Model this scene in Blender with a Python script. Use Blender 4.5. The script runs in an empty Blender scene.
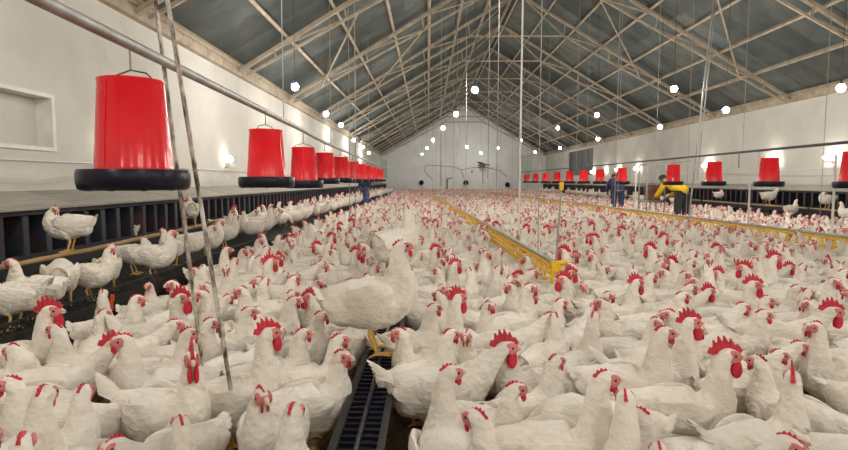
import bpy, bmesh, math, random
import numpy as np
from mathutils import Vector, Matrix, Euler

random.seed(7)
rng = np.random.default_rng(7)
scene = bpy.context.scene
COL = scene.collection
PI = math.pi

# ------------------------------------------------------------------ camera, world, exposure
F_PX = 560.0
CAM = Vector((0.0, 0.0, 1.13))
PITCH = math.atan(44.0 / F_PX)
YAW = math.atan(4.0 / F_PX)
cam_data = bpy.data.cameras.new('camera')
cam_data.sensor_width = 36.0
cam_data.lens = 36.0 * F_PX / 848.0
cam_data.clip_end = 200.0
cam_data.clip_start = 0.05
cam = bpy.data.objects.new('camera', cam_data)
COL.objects.link(cam)
cam.location = CAM
cam.rotation_euler = Euler((PI / 2 - PITCH, 0.0, YAW), 'XYZ')
scene.camera = cam
CAM_ROT = cam.rotation_euler.to_matrix()

world = bpy.data.worlds.new('world')
scene.world = world
world.use_nodes = True
world.node_tree.nodes['Background'].inputs[0].default_value = (0.75, 0.82, 0.9, 1)
world.node_tree.nodes['Background'].inputs[1].default_value = 0.03

scene.view_settings.view_transform = 'Standard'
scene.view_settings.look = 'None'
scene.view_settings.exposure = 1.42
scene.view_settings.gamma = 1.0
scene.view_settings.use_curve_mapping = False
BULB_STRENGTH = 230.0
WALL_LAMP_STRENGTH = 11.0


def ray(px, py):
    d = CAM_ROT @ Vector(((px - 424.0) / F_PX, -(py - 225.0) / F_PX, -1.0))
    return d / d.y


def at(px, py, Y):
    """world point at distance Y that the layout sketch puts at this place"""
    return CAM + ray(px, py) * Y


def at_z(px, py, z):
    d = ray(px, py)
    return CAM + d * ((z - CAM.z) / d.z)


# ------------------------------------------------------------------ materials
MATS = {}


def mat(name, color, rough=0.6, var=0.12, scale=6.0, bump=0.0, bump_scale=40.0, metallic=0.0,
        dirt=None, dirt_amt=0.0, dirt_scale=2.0, spec=0.5, stretch=(1, 1, 1), sss=0.0, coat=0.0, rnd=0.0, dirt_lo=0.5):
    if name in MATS:
        return MATS[name]
    m = bpy.data.materials.new(name)
    m.use_nodes = True
    nt = m.node_tree
    N = nt.nodes
    L = nt.links
    b = N['Principled BSDF']
    b.inputs['Roughness'].default_value = rough
    b.inputs['Metallic'].default_value = metallic
    b.inputs['Specular IOR Level'].default_value = spec
    if coat:
        b.inputs['Coat Weight'].default_value = coat
        b.inputs['Coat Roughness'].default_value = 0.1
    if sss:
        b.inputs['Subsurface Weight'].default_value = sss
        b.inputs['Subsurface Radius'].default_value = (0.02, 0.012, 0.008)
    tc = N.new('ShaderNodeTexCoord')
    mp = N.new('ShaderNodeMapping')
    mp.inputs['Scale'].default_value = stretch
    if rnd:     # each copy gets its own stains
        oo = N.new('ShaderNodeObjectInfo')
        vm = N.new('ShaderNodeVectorMath')
        vm.operation = 'MULTIPLY_ADD'
        vm.inputs[1].default_value = (9.0, 7.0, 5.0)
        L.new(oo.outputs['Random'], vm.inputs[0])
        L.new(tc.outputs['Object'], vm.inputs[2])
        L.new(vm.outputs[0], mp.inputs['Vector'])
    else:
        L.new(tc.outputs['Object'], mp.inputs['Vector'])
    n1 = N.new('ShaderNodeTexNoise')
    n1.inputs['Scale'].default_value = scale
    n1.inputs['Detail'].default_value = 5.0
    L.new(mp.outputs[0], n1.inputs['Vector'])
    cr = N.new('ShaderNodeValToRGB')
    c = np.array(color)
    lo = tuple(np.clip(c * (1 - var), 0, 1)) + (1,)
    hi = tuple(np.clip(c * (1 + var), 0, 1)) + (1,)
    cr.color_ramp.elements[0].position = 0.3
    cr.color_ramp.elements[1].position = 0.7
    cr.color_ramp.elements[0].color = lo
    cr.color_ramp.elements[1].color = hi
    L.new(n1.outputs['Fac'], cr.inputs[0])
    out = cr.outputs[0]
    if dirt is not None:
        n2 = N.new('ShaderNodeTexNoise')
        n2.inputs['Scale'].default_value = dirt_scale
        n2.inputs['Detail'].default_value = 8.0
        n2.inputs['Roughness'].default_value = 0.7
        L.new(mp.outputs[0], n2.inputs['Vector'])
        r2 = N.new('ShaderNodeValToRGB')
        r2.color_ramp.elements[0].position = dirt_lo
        r2.color_ramp.elements[1].position = dirt_lo + 0.2
        r2.color_ramp.elements[0].color = (0, 0, 0, 1)
        r2.color_ramp.elements[1].color = (dirt_amt, dirt_amt, dirt_amt, 1)
        L.new(n2.outputs['Fac'], r2.inputs[0])
        mx = N.new('ShaderNodeMixRGB')
        mx.inputs[2].default_value = tuple(dirt) + (1,)
        L.new(r2.outputs[0], mx.inputs[0])
        L.new(out, mx.inputs[1])
        out = mx.outputs[0]
    if rnd:
        oi = N.new('ShaderNodeObjectInfo')
        mr = N.new('ShaderNodeMapRange')
        mr.inputs[3].default_value = 1 - rnd
        mr.inputs[4].default_value = 1 + rnd
        L.new(oi.outputs['Random'], mr.inputs[0])
        mm = N.new('ShaderNodeMixRGB')
        mm.blend_type = 'MULTIPLY'
        mm.inputs[0].default_value = 1.0
        L.new(out, mm.inputs[1])
        L.new(mr.outputs[0], mm.inputs[2])
        out = mm.outputs[0]
    L.new(out, b.inputs['Base Color'])
    if bump:
        n3 = N.new('ShaderNodeTexNoise')
        n3.inputs['Scale'].default_value = bump_scale
        n3.inputs['Detail'].default_value = 4.0
        L.new(mp.outputs[0], n3.inputs['Vector'])
        bp = N.new('ShaderNodeBump')
        bp.inputs['Strength'].default_value = bump
        bp.inputs['Distance'].default_value = 0.01
        L.new(n3.outputs['Fac'], bp.inputs['Height'])
        L.new(bp.outputs[0], b.inputs['Normal'])
    MATS[name] = m
    return m


def mat_emit(name, color, strength):
    m = bpy.data.materials.new(name)
    m.use_nodes = True
    nt = m.node_tree
    nt.nodes.remove(nt.nodes['Principled BSDF'])
    e = nt.nodes.new('ShaderNodeEmission')
    e.inputs[0].default_value = tuple(color) + (1,)
    e.inputs[1].default_value = strength
    nt.links.new(e.outputs[0], nt.nodes['Material Output'].inputs[0])
    MATS[name] = m
    return m


def feather_mat(name, color, rnd):
    m = mat(name, color, rough=0.75, var=0.05, scale=9.0, dirt=(0.58, 0.45, 0.30), dirt_amt=0.5, dirt_scale=6.0, spec=0.2, rnd=rnd)
    nt = m.node_tree
    N, L = nt.nodes, nt.links
    tc = N.new('ShaderNodeTexCoord')
    mp = N.new('ShaderNodeMapping')
    mp.inputs['Scale'].default_value = (1.0, 1.6, 1.6)
    L.new(tc.outputs['Object'], mp.inputs['Vector'])
    v = N.new('ShaderNodeTexVoronoi')
    v.inputs['Scale'].default_value = 26.0
    L.new(mp.outputs[0], v.inputs['Vector'])
    n = N.new('ShaderNodeTexNoise')
    n.inputs['Scale'].default_value = 55.0
    n.inputs['Detail'].default_value = 6.0
    L.new(mp.outputs[0], n.inputs['Vector'])
    ad = N.new('ShaderNodeMath')
    ad.operation = 'ADD'
    L.new(v.outputs['Distance'], ad.inputs[0])
    L.new(n.outputs['Fac'], ad.inputs[1])
    bp = N.new('ShaderNodeBump')
    bp.inputs['Strength'].default_value = 0.55
    bp.inputs['Distance'].default_value = 0.012
    L.new(ad.outputs[0], bp.inputs['Height'])
    L.new(bp.outputs[0], N['Principled BSDF'].inputs['Normal'])
    return m


M_FEATHER = feather_mat('white_feathers', (0.79, 0.725, 0.635), 0.08)
M_COMB = mat('red_comb', (0.54, 0.011, 0.030), rough=0.42, var=0.2, scale=60, bump=0.4, bump_scale=300, sss=0.0, rnd=0.15)
M_FACE = mat('pink_face_skin', (0.60, 0.19, 0.18), rough=0.55, var=0.25, scale=90, bump=0.4, bump_scale=260, rnd=0.15)
M_BEAK = mat('horn_beak', (0.70, 0.52, 0.36), rough=0.4, var=0.15, scale=60)
M_LEG = mat('yellow_leg_skin', (0.78, 0.47, 0.13), rough=0.55, var=0.15, scale=80, bump=0.4, bump_scale=220)
M_EYE = mat('dark_eye', (0.06, 0.025, 0.012), rough=0.12, var=0.2, scale=90)
M_WALL = mat('limewashed_wall', (0.60, 0.575, 0.52), rough=0.9, var=0.07, scale=1.2, bump=0.5, bump_scale=9.0,
             dirt=(0.45, 0.40, 0.32), dirt_amt=0.35, dirt_scale=0.9)
M_FLOOR = mat('litter', (0.25, 0.17, 0.10), rough=0.95, var=0.4, scale=14, bump=1.0, bump_scale=60)
M_ROOF = mat('grey_green_roof_sheet', (0.08, 0.095, 0.09), rough=0.6, var=0.3, scale=1.6, dirt=(0.21, 0.15, 0.10),
             dirt_amt=0.5, dirt_scale=1.1, rnd=0.35)
M_STEEL_TAN = mat('tan_painted_steel', (0.40, 0.33, 0.24), rough=0.7, var=0.2, scale=5, dirt=(0.16, 0.10, 0.07), dirt_amt=0.6, dirt_scale=3)
M_STEEL_DK = mat('dark_steel', (0.055, 0.05, 0.045), rough=0.6, var=0.3, scale=8)
M_GALV = mat('galvanised_pipe', (0.36, 0.35, 0.33), rough=0.45, var=0.2, scale=9, metallic=0.5, dirt=(0.2, 0.15, 0.1), dirt_amt=0.4, dirt_scale=5)
M_RUST = mat('rusty_white_pipe', (0.62, 0.56, 0.48), rough=0.7, var=0.15, scale=10, dirt=(0.07, 0.03, 0.018), dirt_amt=1.0, dirt_scale=26, stretch=(1, 1, 0.35), dirt_lo=0.42)
M_RED = mat('red_plastic', (0.80, 0.012, 0.022), rough=0.16, var=0.08, scale=5, spec=0.5, dirt=(0.55, 0.08, 0.07), dirt_amt=0.25, dirt_scale=7, stretch=(1, 1, 0.5))
M_BLACKP = mat('black_plastic', (0.006, 0.007, 0.016), rough=0.32, var=0.3, scale=10, spec=0.22, dirt=(0.022, 0.02, 0.028), dirt_amt=0.5, dirt_scale=9)
M_BLACK = mat('black_slat_plastic', (0.014, 0.013, 0.014), rough=0.6, var=0.3, scale=12, dirt=(0.09, 0.075, 0.055), dirt_amt=0.5, dirt_scale=6)
M_NEST = mat('dark_nest_sheet', (0.016, 0.018, 0.022), rough=0.6, var=0.3, scale=7, dirt=(0.05, 0.02, 0.015), dirt_amt=0.7, dirt_scale=3)
M_NESTP = mat('blue_grey_rusty_partition', (0.026, 0.031, 0.042), rough=0.55, var=0.25, scale=7, dirt=(0.10, 0.022, 0.014), dirt_amt=0.9, dirt_scale=4, rnd=0.4)
M_LID = mat('weathered_grey_board', (0.36, 0.335, 0.29), rough=0.85, var=0.12, scale=5, stretch=(6, 0.6, 1), bump=0.3, bump_scale=30, rnd=0.10,
            dirt=(0.22, 0.17, 0.11), dirt_amt=0.4, dirt_scale=2)
M_WOOD = mat('peeled_wood_pole', (0.42, 0.27, 0.12), rough=0.7, var=0.25, scale=8, stretch=(3, 0.6, 3), bump=0.4, bump_scale=30)
M_YELLOW = mat('yellow_plastic', (0.84, 0.50, 0.008), rough=0.4, var=0.12, scale=12, dirt=(0.35, 0.22, 0.05), dirt_amt=0.4, dirt_scale=5)
M_PIPEGREY = mat('grey_support_pipe', (0.36, 0.36, 0.32), rough=0.5, var=0.15, scale=10, dirt=(0.24, 0.19, 0.12), dirt_amt=0.5, dirt_scale=6)
M_WHITEP = mat('white_plastic', (0.70, 0.68, 0.62), rough=0.5, var=0.08, scale=8)
M_CORD = mat('pale_cord', (0.32, 0.30, 0.26), rough=0.8, var=0.2, scale=20)
M_CABLE = mat('dark_cable', (0.05, 0.045, 0.04), rough=0.6, var=0.2, scale=20)
M_GREENGL = mat('pale_green_shutter', (0.56, 0.66, 0.58), rough=0.6, var=0.08, scale=4)
M_SHUT = mat('dark_grey_shutter', (0.085, 0.095, 0.095), rough=0.6, var=0.2, scale=5, dirt=(0.2, 0.17, 0.12), dirt_amt=0.5, dirt_scale=3)
M_BROWNBOARD = mat('pulp_egg_tray', (0.24, 0.12, 0.085), rough=0.9, var=0.2, scale=20, rnd=0.2)
M_EGG = mat('cream_egg', (0.80, 0.62, 0.46), rough=0.5, var=0.06, scale=10)
M_ORANGE = mat('orange_plastic', (0.85, 0.12, 0.02), rough=0.4, var=0.1, scale=10)
M_SKIN = mat('skin', (0.30, 0.16, 0.10), rough=0.6, var=0.1, scale=20)
M_HAIR = mat('black_hair', (0.012, 0.010, 0.009), rough=0.6, var=0.3, scale=60)
M_YSHIRT = mat('yellow_shirt_cloth', (0.72, 0.44, 0.012), rough=0.85, var=0.12, scale=12, bump=0.5, bump_scale=25)
M_NAVY = mat('navy_cloth', (0.035, 0.045, 0.11), rough=0.85, var=0.2, scale=12, bump=0.5, bump_scale=25)
M_JEANS = mat('blue_trouser_cloth', (0.09, 0.12, 0.26), rough=0.85, var=0.2, scale=12, bump=0.5, bump_scale=25)
M_DKTROUSER = mat('dark_trouser_cloth', (0.03, 0.03, 0.035), rough=0.85, var=0.2, scale=12, bump=0.5, bump_scale=25)
M_BULB = mat_emit('lit_bulb', (1.0, 0.965, 0.90), BULB_STRENGTH)
M_WLAMP = mat_emit('lit_wall_lamp', (1.0, 0.93, 0.82), WALL_LAMP_STRENGTH)


# ------------------------------------------------------------------ mesh helpers
class MB:
    def __init__(self):
        self.v = []
        self.f = []

    def add(self, vs, fs):
        o = len(self.v)
        self.v += [tuple(p) for p in vs]
        self.f += [tuple(i + o for i in f) for f in fs]
        return self

    def box(self, c, s, rot=None):
        hx, hy, hz = s[0] / 2, s[1] / 2, s[2] / 2
        P = [Vector((x * hx, y * hy, z * hz)) for z in (-1, 1) for y in (-1, 1) for x in (-1, 1)]
        if rot is not None:
            P = [rot @ p for p in P]
        c = Vector(c)
        return self.add([c + p for p in P], [(0, 2, 3, 1), (4, 5, 7, 6), (0, 1, 5, 4), (2, 6, 7, 3), (0, 4, 6, 2), (1, 3, 7, 5)])

    def bar(self, a, b, w, h, up=(0, 0, 1)):
        a, b = Vector(a), Vector(b)
        d = (b - a)
        L = d.length
        d.normalize()
        s = d.cross(Vector(up))
        if s.length < 1e-4:
            s = d.cross(Vector((1, 0, 0)))
        s.normalize()
        u = s.cross(d)
        rot = Matrix((d, s, u)).transposed()
        return self.box((a + b) / 2, (L, w, h), rot)

    def tube(self, pts, r, n=8, cap=True):
        pts = [Vector(p) for p in pts]
        rs = r if isinstance(r, (list, tuple)) else [r] * len(pts)
        vs, fs = [], []
        prev = None
        for i, p in enumerate(pts):
            t = (pts[min(i + 1, len(pts) - 1)] - pts[max(i - 1, 0)]).normalized()
            if prev is None:
                s = t.cross(Vector((0, 0, 1)))
                if s.length < 1e-3:
                    s = t.cross(Vector((0, 1, 0)))
            else:
                s = prev - t * prev.dot(t)
            s.normalize()
            prev = s
            u = t.cross(s)
            for k in range(n):
                a = 2 * PI * k / n
                vs.append(p + (s * math.cos(a) + u * math.sin(a)) * rs[i])
        for i in range(len(pts) - 1):
            for k in range(n):
                fs.append((i * n + k, i * n + (k + 1) % n, (i + 1) * n + (k + 1) % n, (i + 1) * n + k))
        if cap:
            fs.append(tuple(range(n - 1, -1, -1)))
            fs.append(tuple((len(pts) - 1) * n + k for k in range(n)))
        return self.add(vs, fs)

    def lathe(self, prof, n=32, c=(0, 0, 0)):
        vs, fs = [], []
        for r, z in prof:
            for k in range(n):
                a = 2 * PI * k / n
                vs.append((c[0] + r * math.cos(a), c[1] + r * math.sin(a), c[2] + z))
        for i in range(len(prof) - 1):
            for k in range(n):
                fs.append((i * n + k, i * n + (k + 1) % n, (i + 1) * n + (k + 1) % n, (i + 1) * n + k))
        return self.add(vs, fs)

    def ball(self, c, r, n=12, m=8):
        r = r if isinstance(r, (tuple, list)) else (r, r, r)
        vs = [(c[0], c[1], c[2] + r[2])]
        for i in range(1, m):
            th = PI * i / m
            for k in range(n):
                a = 2 * PI * k / n
                vs.append((c[0] + r[0] * math.sin(th) * math.cos(a), c[1] + r[1] * math.sin(th) * math.sin(a), c[2] + r[2] * math.cos(th)))
        vs.append((c[0], c[1], c[2] - r[2]))
        fs = [(0, 1 + k, 1 + (k + 1) % n) for k in range(n)]
        for i in range(m - 2):
            for k in range(n):
                fs.append((1 + i * n + k, 1 + (i + 1) * n + k, 1 + (i + 1) * n + (k + 1) % n, 1 + i * n + (k + 1) % n))
        last = len(vs) - 1
        b = 1 + (m - 2) * n
        fs += [(last, b + (k + 1) % n, b + k) for k in range(n)]
        return self.add(vs, fs)

    def mesh(self, name, material, smooth=False):
        me = bpy.data.meshes.new(name)
        me.from_pydata(self.v, [], self.f)
        bm = bmesh.new()
        bm.from_mesh(me)
        bmesh.ops.recalc_face_normals(bm, faces=bm.faces)
        bm.to_mesh(me)
        bm.free()
        me.materials.append(material)
        if smooth:
            me.polygons.foreach_set('use_smooth', [True] * len(me.polygons))
            try:
                me.set_sharp_from_angle(angle=math.radians(50))
            except Exception:
                pass
        me.update()
        return me

    def build(self, name, material, parent=None, smooth=False):
        return link(name, self.mesh(name, material, smooth), parent)


def link(name, me, parent=None, matrix=None):
    o = bpy.data.objects.new(name, me)
    COL.objects.link(o)
    if parent is not None:
        o.parent = parent
    if matrix is not None:
        o.matrix_local = matrix
    return o


def tag(o, label=None, cat=None, group=None, kind=None):
    if label:
        o['label'] = label
    if cat:
        o['category'] = cat
    if group:
        o['group'] = group
    if kind:
        o['kind'] = kind
    return o


def empty(name, loc=(0, 0, 0), rz=0.0):
    o = bpy.data.objects.new(name, None)
    o.empty_display_size = 0.05
    COL.objects.link(o)
    o.location = loc
    o.rotation_euler = (0, 0, rz)
    return o


def copy_tree(o, parent=None):
    c = o.copy()
    COL.objects.link(c)
    c.parent = parent
    for ch in o.children:
        copy_tree(ch, c)
    return c


ORD = ['nearest', 'second', 'third', 'fourth', 'fifth', 'sixth', 'seventh', 'eighth', 'ninth', 'tenth', 'eleventh', 'twelfth',
       'thirteenth', 'fourteenth', 'fifteenth', 'sixteenth', 'seventeenth', 'eighteenth', 'nineteenth', 'twentieth']


def ordinal(i):
    if i < len(ORD):
        return ORD[i]
    tens = {2: 'twenty', 3: 'thirty', 4: 'forty', 5: 'fifty', 6: 'sixty', 7: 'seventy', 8: 'eighty', 9: 'ninety'}
    n = i + 1
    if n % 10 == 0:
        return tens[n // 10][:-1] + 'ieth'
    return tens[n // 10] + '-' + ['', 'first'][n % 10 == 1] + ('' if n % 10 == 1 else ORD[n % 10 - 1])


# ------------------------------------------------------------------ the building
XL, XR = -3.95, 10.0
XM = (XL + XR) / 2
Y0, Y1 = -7.0, 48.0
EAVE = 3.33
SLOPE = 0.60
RIDGE = EAVE + SLOPE * (XR - XM)


def roof_z(x):
    return EAVE + SLOPE * min(x - XL, XR - x)


tag(MB().box((XM, (Y0 + Y1) / 2, -0.05), (XR - XL + 0.6, Y1 - Y0 + 0.6, 0.1)).build('floor', M_FLOOR), kind='structure')

# left wall with a recessed, boarded-up window
wy0, wy1, wz0, wz1 = 4.0, 5.95, 1.44, 2.03
wl = MB()
wt = 0.3
xc = XL - wt / 2
wl.box((xc, (Y0 + wy0) / 2, (EAVE + 0.12) / 2), (wt, wy0 - Y0, EAVE + 0.12))
wl.box((xc, (Y1 + wy1) / 2, (EAVE + 0.12) / 2), (wt, Y1 - wy1, EAVE + 0.12))
wl.box((xc, (wy0 + wy1) / 2, wz0 / 2), (wt, wy1 - wy0, wz0))
wl.box((xc, (wy0 + wy1) / 2, (EAVE + 0.12 + wz1) / 2), (wt, wy1 - wy0, EAVE + 0.12 - wz1))
tag(wl.build('wall_left', M_WALL), kind='structure')
win = tag(empty('window_1', (XL, (wy0 + wy1) / 2, wz0)), 'boarded white window recess in the wall beside the big red feeder', None, None, 'structure')
hy = (wy1 - wy0) / 2
MB().box((-0.17, 0, (wz1 - wz0) / 2), (0.03, 2 * hy, wz1 - wz0)).build('panel', M_WALL, win)
fr = MB()
for s in (-1, 1):
    fr.box((-0.07, s * (hy - 0.025), (wz1 - wz0) / 2), (0.18, 0.05, wz1 - wz0))
fr.box((-0.07, 0, 0.02), (0.18, 2 * hy - 0.1, 0.04))
fr.box((-0.07, 0, wz1 - wz0 - 0.02), (0.18, 2 * hy - 0.1, 0.04))
fr.build('frame', M_WHITEP, win)

# right wall with a dark shuttered opening and one filled-in window
wr = MB()
oy0, oy1, oz0, oz1 = 34.2, 40.2, 1.5, 3.15
xc = XR + wt / 2
wr.box((xc, (Y0 + oy0) / 2, (EAVE + 0.12) / 2), (wt, oy0 - Y0, EAVE + 0.12))
wr.box((xc, (Y1 + oy1) / 2, (EAVE + 0.12) / 2), (wt, Y1 - oy1, EAVE + 0.12))
wr.box((xc, (oy0 + oy1) / 2, oz0 / 2), (wt, oy1 - oy0, oz0))
wr.box((xc, (oy0 + oy1) / 2, (EAVE + 0.12 + oz1) / 2), (wt, oy1 - oy0, EAVE + 0.12 - oz1))
tag(wr.build('wall_right', M_WALL), kind='structure')
win2 = tag(empty('window_2', (XR, (oy0 + oy1) / 2, oz0)), 'dark grey ribbed shutter window high in the far wall', None, None, 'structure')
ns = 9
for i in range(ns):
    w = (oy1 - oy0) / ns
    MB().box((0.06 + 0.03 * (i % 2), oy0 - (oy0 + oy1) / 2 + (i + 0.5) * w, (oz1 - oz0) / 2), (0.04, w * 0.98, oz1 - oz0)).build('slat', M_SHUT, win2)
MB().box((0.16, 0, (oz1 - oz0) / 2), (0.03, oy1 - oy0, oz1 - oz0)).build('backing', M_SHUT, win2)
win3 = tag(empty('window_3', (XR, 17.6, 1.54)), 'filled-in window outline in the white wall above the nests', None, None, 'structure')
fr = MB()
fr.box((-0.015, 0, 0.50), (0.05, 1.15, 0.035))
fr.box((-0.015, -0.56, 0.25), (0.05, 0.035, 0.47))
fr.box((-0.015, 0.56, 0.25), (0.05, 0.035, 0.47))
fr.build('frame', M_LID, win3)
MB().box((-0.004, 0, 0.24), (0.012, 1.08, 0.48)).build('panel', M_WALL, win3)


def gable(name, y, t, m):
    P = [(XL - wt, 0), (XR + wt, 0), (XR + wt, EAVE + 0.15 - wt * SLOPE), (XM, RIDGE + 0.155), (XL - wt, EAVE + 0.15 - wt * SLOPE)]
    vs = [(x, y, z) for x, z in P] + [(x, y + t, z) for x, z in P]
    fs = [(0, 1, 2, 3, 4), (9, 8, 7, 6, 5)] + [(i, (i + 1) % 5, 5 + (i + 1) % 5, 5 + i) for i in range(5)]
    tag(MB().add(vs, fs).build(name, m), kind='structure')


M_ENDWALL = mat('whitewashed_end_wall', (0.84, 0.84, 0.81), rough=0.9, var=0.05, scale=0.8, bump=0.4, bump_scale=9.0,
                dirt=(0.5, 0.46, 0.4), dirt_amt=0.3, dirt_scale=0.7)
gable('wall_back', Y1, 0.3, M_ENDWALL)
gable('wall_front', Y0 - 0.3, 0.3, M_WALL)

# ceiling: corrugated sheets on purlins
ceil = tag(empty('ceiling'), kind='structure')
RUN = (XR - XM) + 0.25
SLEN = RUN * math.hypot(1, SLOPE)


def sheet_mesh():
    seg = 28
    w = 1.0
    vs, fs = [], []
    for j in range(2):
        for i in range(seg + 1):
            y = w * i / seg
            z = 0.018 * math.sin(2 * PI * y / 0.142857 / 2 * 2)
            vs.append((0.0 if j == 0 else SLEN / 2 + 0.06, y, z))
    n = seg + 1
    top = [(x, y, z + 0.01) for x, y, z in vs]
    fs = [(i, i + 1, n + i + 1, n + i) for i in range(seg)]
    fs2 = [tuple(2 * n + k for k in reversed(f)) for f in fs]
    m = MB()
    m.add(vs + top, fs + fs2)
    return m.mesh('roof_sheet', M_ROOF)


SHEET = sheet_mesh()
ang = math.atan(SLOPE)
for side in (-1, 1):
    for k in range(int(Y1 - Y0)):
        for half in range(2):
            s0 = -0.03 if half == 0 else SLEN / 2
            x = XM + side * s0 * math.cos(ang)
            z = RIDGE + 0.16 - s0 * math.sin(ang) + (0.015 if half == 0 else 0.0)
            o = link('roof_sheet', SHEET, ceil)
            if side > 0:
                o.rotation_euler = (0, ang, 0)
                o.location = (x, Y0 + k, z)
            else:
                o.rotation_euler = Euler((0, ang, PI), 'XYZ')
                o.location = (x, Y0 + k + 1.0, z)
PUR = MB().box((0, (Y0 + Y1) / 2, 0), (0.06, Y1 - Y0, 0.09)).mesh('purlin', M_STEEL_TAN)
for side in (-1, 1):
    for k in range(8):
        d = 0.12 + k * (XR - XM - 0.25) / 7
        o = link('purlin', PUR, ceil)
        o.location = (XM + side * d, 0, RIDGE - d * SLOPE + 0.07)
        o.rotation_euler = (0, side * ang, 0)
tag(MB().box((XM, (Y0 + Y1) / 2, RIDGE + 0.165), (0.30, Y1 - Y0, 0.05)).build('ridge_cap', M_ROOF, ceil))
for sx, nm in ((XL, 'trim_1'), (XR, 'trim_2')):
    s = 1 if sx < 0 else -1
    tag(MB().box((sx + s * 0.05, (Y0 + Y1) / 2, EAVE + 0.03), (0.10, Y1 - Y0, 0.16)).build(nm, M_STEEL_TAN), kind='structure')


# roof trusses
def make_truss():
    root = empty('roof_truss')
    for s in (-1, 1):
        X = lambda d: XM + s * d
        e = XR - XM - 0.10
        top = lambda d: Vector((X(d), 0, RIDGE - SLOPE * d - 0.03))
        low0 = Vector((X(e - 0.15), 0, EAVE - 0.05))
        low1 = Vector((X(1.6), 0, RIDGE - 1.45))
        low = lambda t: low0.lerp(low1, t)
        MB().bar(top(0.0), top(e), 0.07, 0.10, (0, 1, 0)).build('rafter', M_STEEL_TAN, root)
        MB().bar(low0, low1, 0.05, 0.05, (0, 1, 0)).build('lower_chord', M_STEEL_TAN, root)
        nodes = [0.12, 0.40, 0.70, 1.0]
        for i, t in enumerate(nodes):
            p = low(t)
            d0 = abs(p.x - XM)
            MB().bar(p, top(min(d0 + 0.05, e)), 0.035, 0.035, (0, 1, 0)).build('web_strut', M_STEEL_TAN, root)
            if i < 3:
                MB().bar(top(d0), low(nodes[i + 1]), 0.035, 0.035, (0, 1, 0)).build('web_strut', M_STEEL_TAN, root)
        MB().bar(low1, top(0.1), 0.035, 0.035, (0, 1, 0)).build('web_strut', M_STEEL_TAN, root)
    MB().bar((XM - 1.6, 0, RIDGE - 1.45), (XM + 1.6, 0, RIDGE - 1.45), 0.05, 0.05).build('collar_tie', M_STEEL_TAN, root)
    return root


truss = make_truss()
TY = [3.6, 7.6, 11.6, 15.6, 19.6, 23.6, 27.6, 31.6, 35.6, 39.6, 43.6, 47.6]
for i, y in enumerate(TY):
    t = truss if i == 0 else copy_tree(truss)
    t.location = (0, y, 0)
    tag(t, '%s tan steel roof truss counting from the camera end' % ('first' if i == 0 else ordinal(i)), 'roof truss', 'steel roof trusses')
# thin sway ties between trusses
for i, (xa, za, xb, zb, y) in enumerate([(-2.2, 4.05, 0.2, 5.5, 7.6), (4.4, 6.3, 6.8, 4.95, 7.6), (5.6, 5.6, 8.4, 4.0, 11.6), (-1.4, 4.6, -2.9, 3.7, 11.6),
                                         (4.6, 6.2, 7.2, 4.7, 15.6), (0.0, 5.4, -1.9, 4.2, 15.6)]):
    tag(MB().bar((xa, y + 0.1, za), (xb, y + 3.9, zb), 0.035, 0.035).build('sway_brace', M_STEEL_TAN),
        'thin tan steel brace crossing the roof, %s from the camera' % ('first' if i == 0 else ordinal(i)), 'brace', 'sway braces under the roof')

# ------------------------------------------------------------------ bulbs
BULBS = []
for px, Y, py in [(295, 9.9, 87), (326, 13.6, 114), (341, 17.0, 125), (354, 22.0, 140), (363, 27.0, 147), (369, 33.0, 153)]:
    BULBS.append((at(px, py, Y), 'row over the left-hand feeders'))
for px, Y, py in [(475, 11, 90), (456, 15, 114), (443, 20, 128), (433, 27, 140), (427, 35, 148), (422, 44, 154)]:
    BULBS.append((at(px, py, Y), 'row above the centre yellow drinker line'))
for px, Y, py in [(467, 38, 147), (481, 45, 153), (498, 40.5, 148)]:
    BULBS.append((at(px, py, Y), 'trio hanging before the end wall'))
for px, Y, py in [(674, 11, 89), (597, 15.3, 115), (558, 21, 128), (521, 31, 140)]:
    BULBS.append((at(px, py, Y), 'row above the right-hand feeders'))
for px, Y, py in [(841, 9.03, 88), (726, 11.8, 110), (660, 15.5, 127), (598, 20.5, 139), (560, 28, 148), (535, 38, 152)]:
    BULBS.append((at(px, py, Y), 'row nearest the right wall'))
# the rows go on behind and beside the camera
for x in (-1.9, 1.3, 4.9, 7.0):
    for y in (-4.5, -0.5, 3.2, 7.0):
        if x > 0 and y == 7.0 and x < 2:
            BULBS.append((Vector((x, y, 3.6)), 'row above the centre yellow drinker line'))
        elif y != 7.0:
            BULBS.append((Vector((x, y, 3.1 if x > -1 else 2.9)), None))
gm = MB().ball((0, 0, 0), 0.062, 12, 8).mesh('bulb_globe', M_BULB, True)
sm = MB().lathe([(0.0, 0.13), (0.022, 0.13), (0.025, 0.05), (0.0, 0.05)], 10).mesh('socket', M_BLACKP, True)
cnt = {}
for p, row in BULBS:
    if row is None:
        row = 'row behind the camera'
    k = cnt.get(row, 0)
    cnt[row] = k + 1
    r = empty('hanging_bulb', p)
    tag(r, ('%s lit white bulb of the %s' % ('first' if k == 0 else ordinal(k), row)), 'light bulb', 'hanging light bulbs')
    link('bulb_globe', gm, r)
    link('socket', sm, r)
    zc = roof_z(p.x) + 0.165 - p.z
    MB().tube([(0, 0, 0.12), (0, 0, zc)], 0.005, 5).build('cord', M_CABLE, r)

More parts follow.
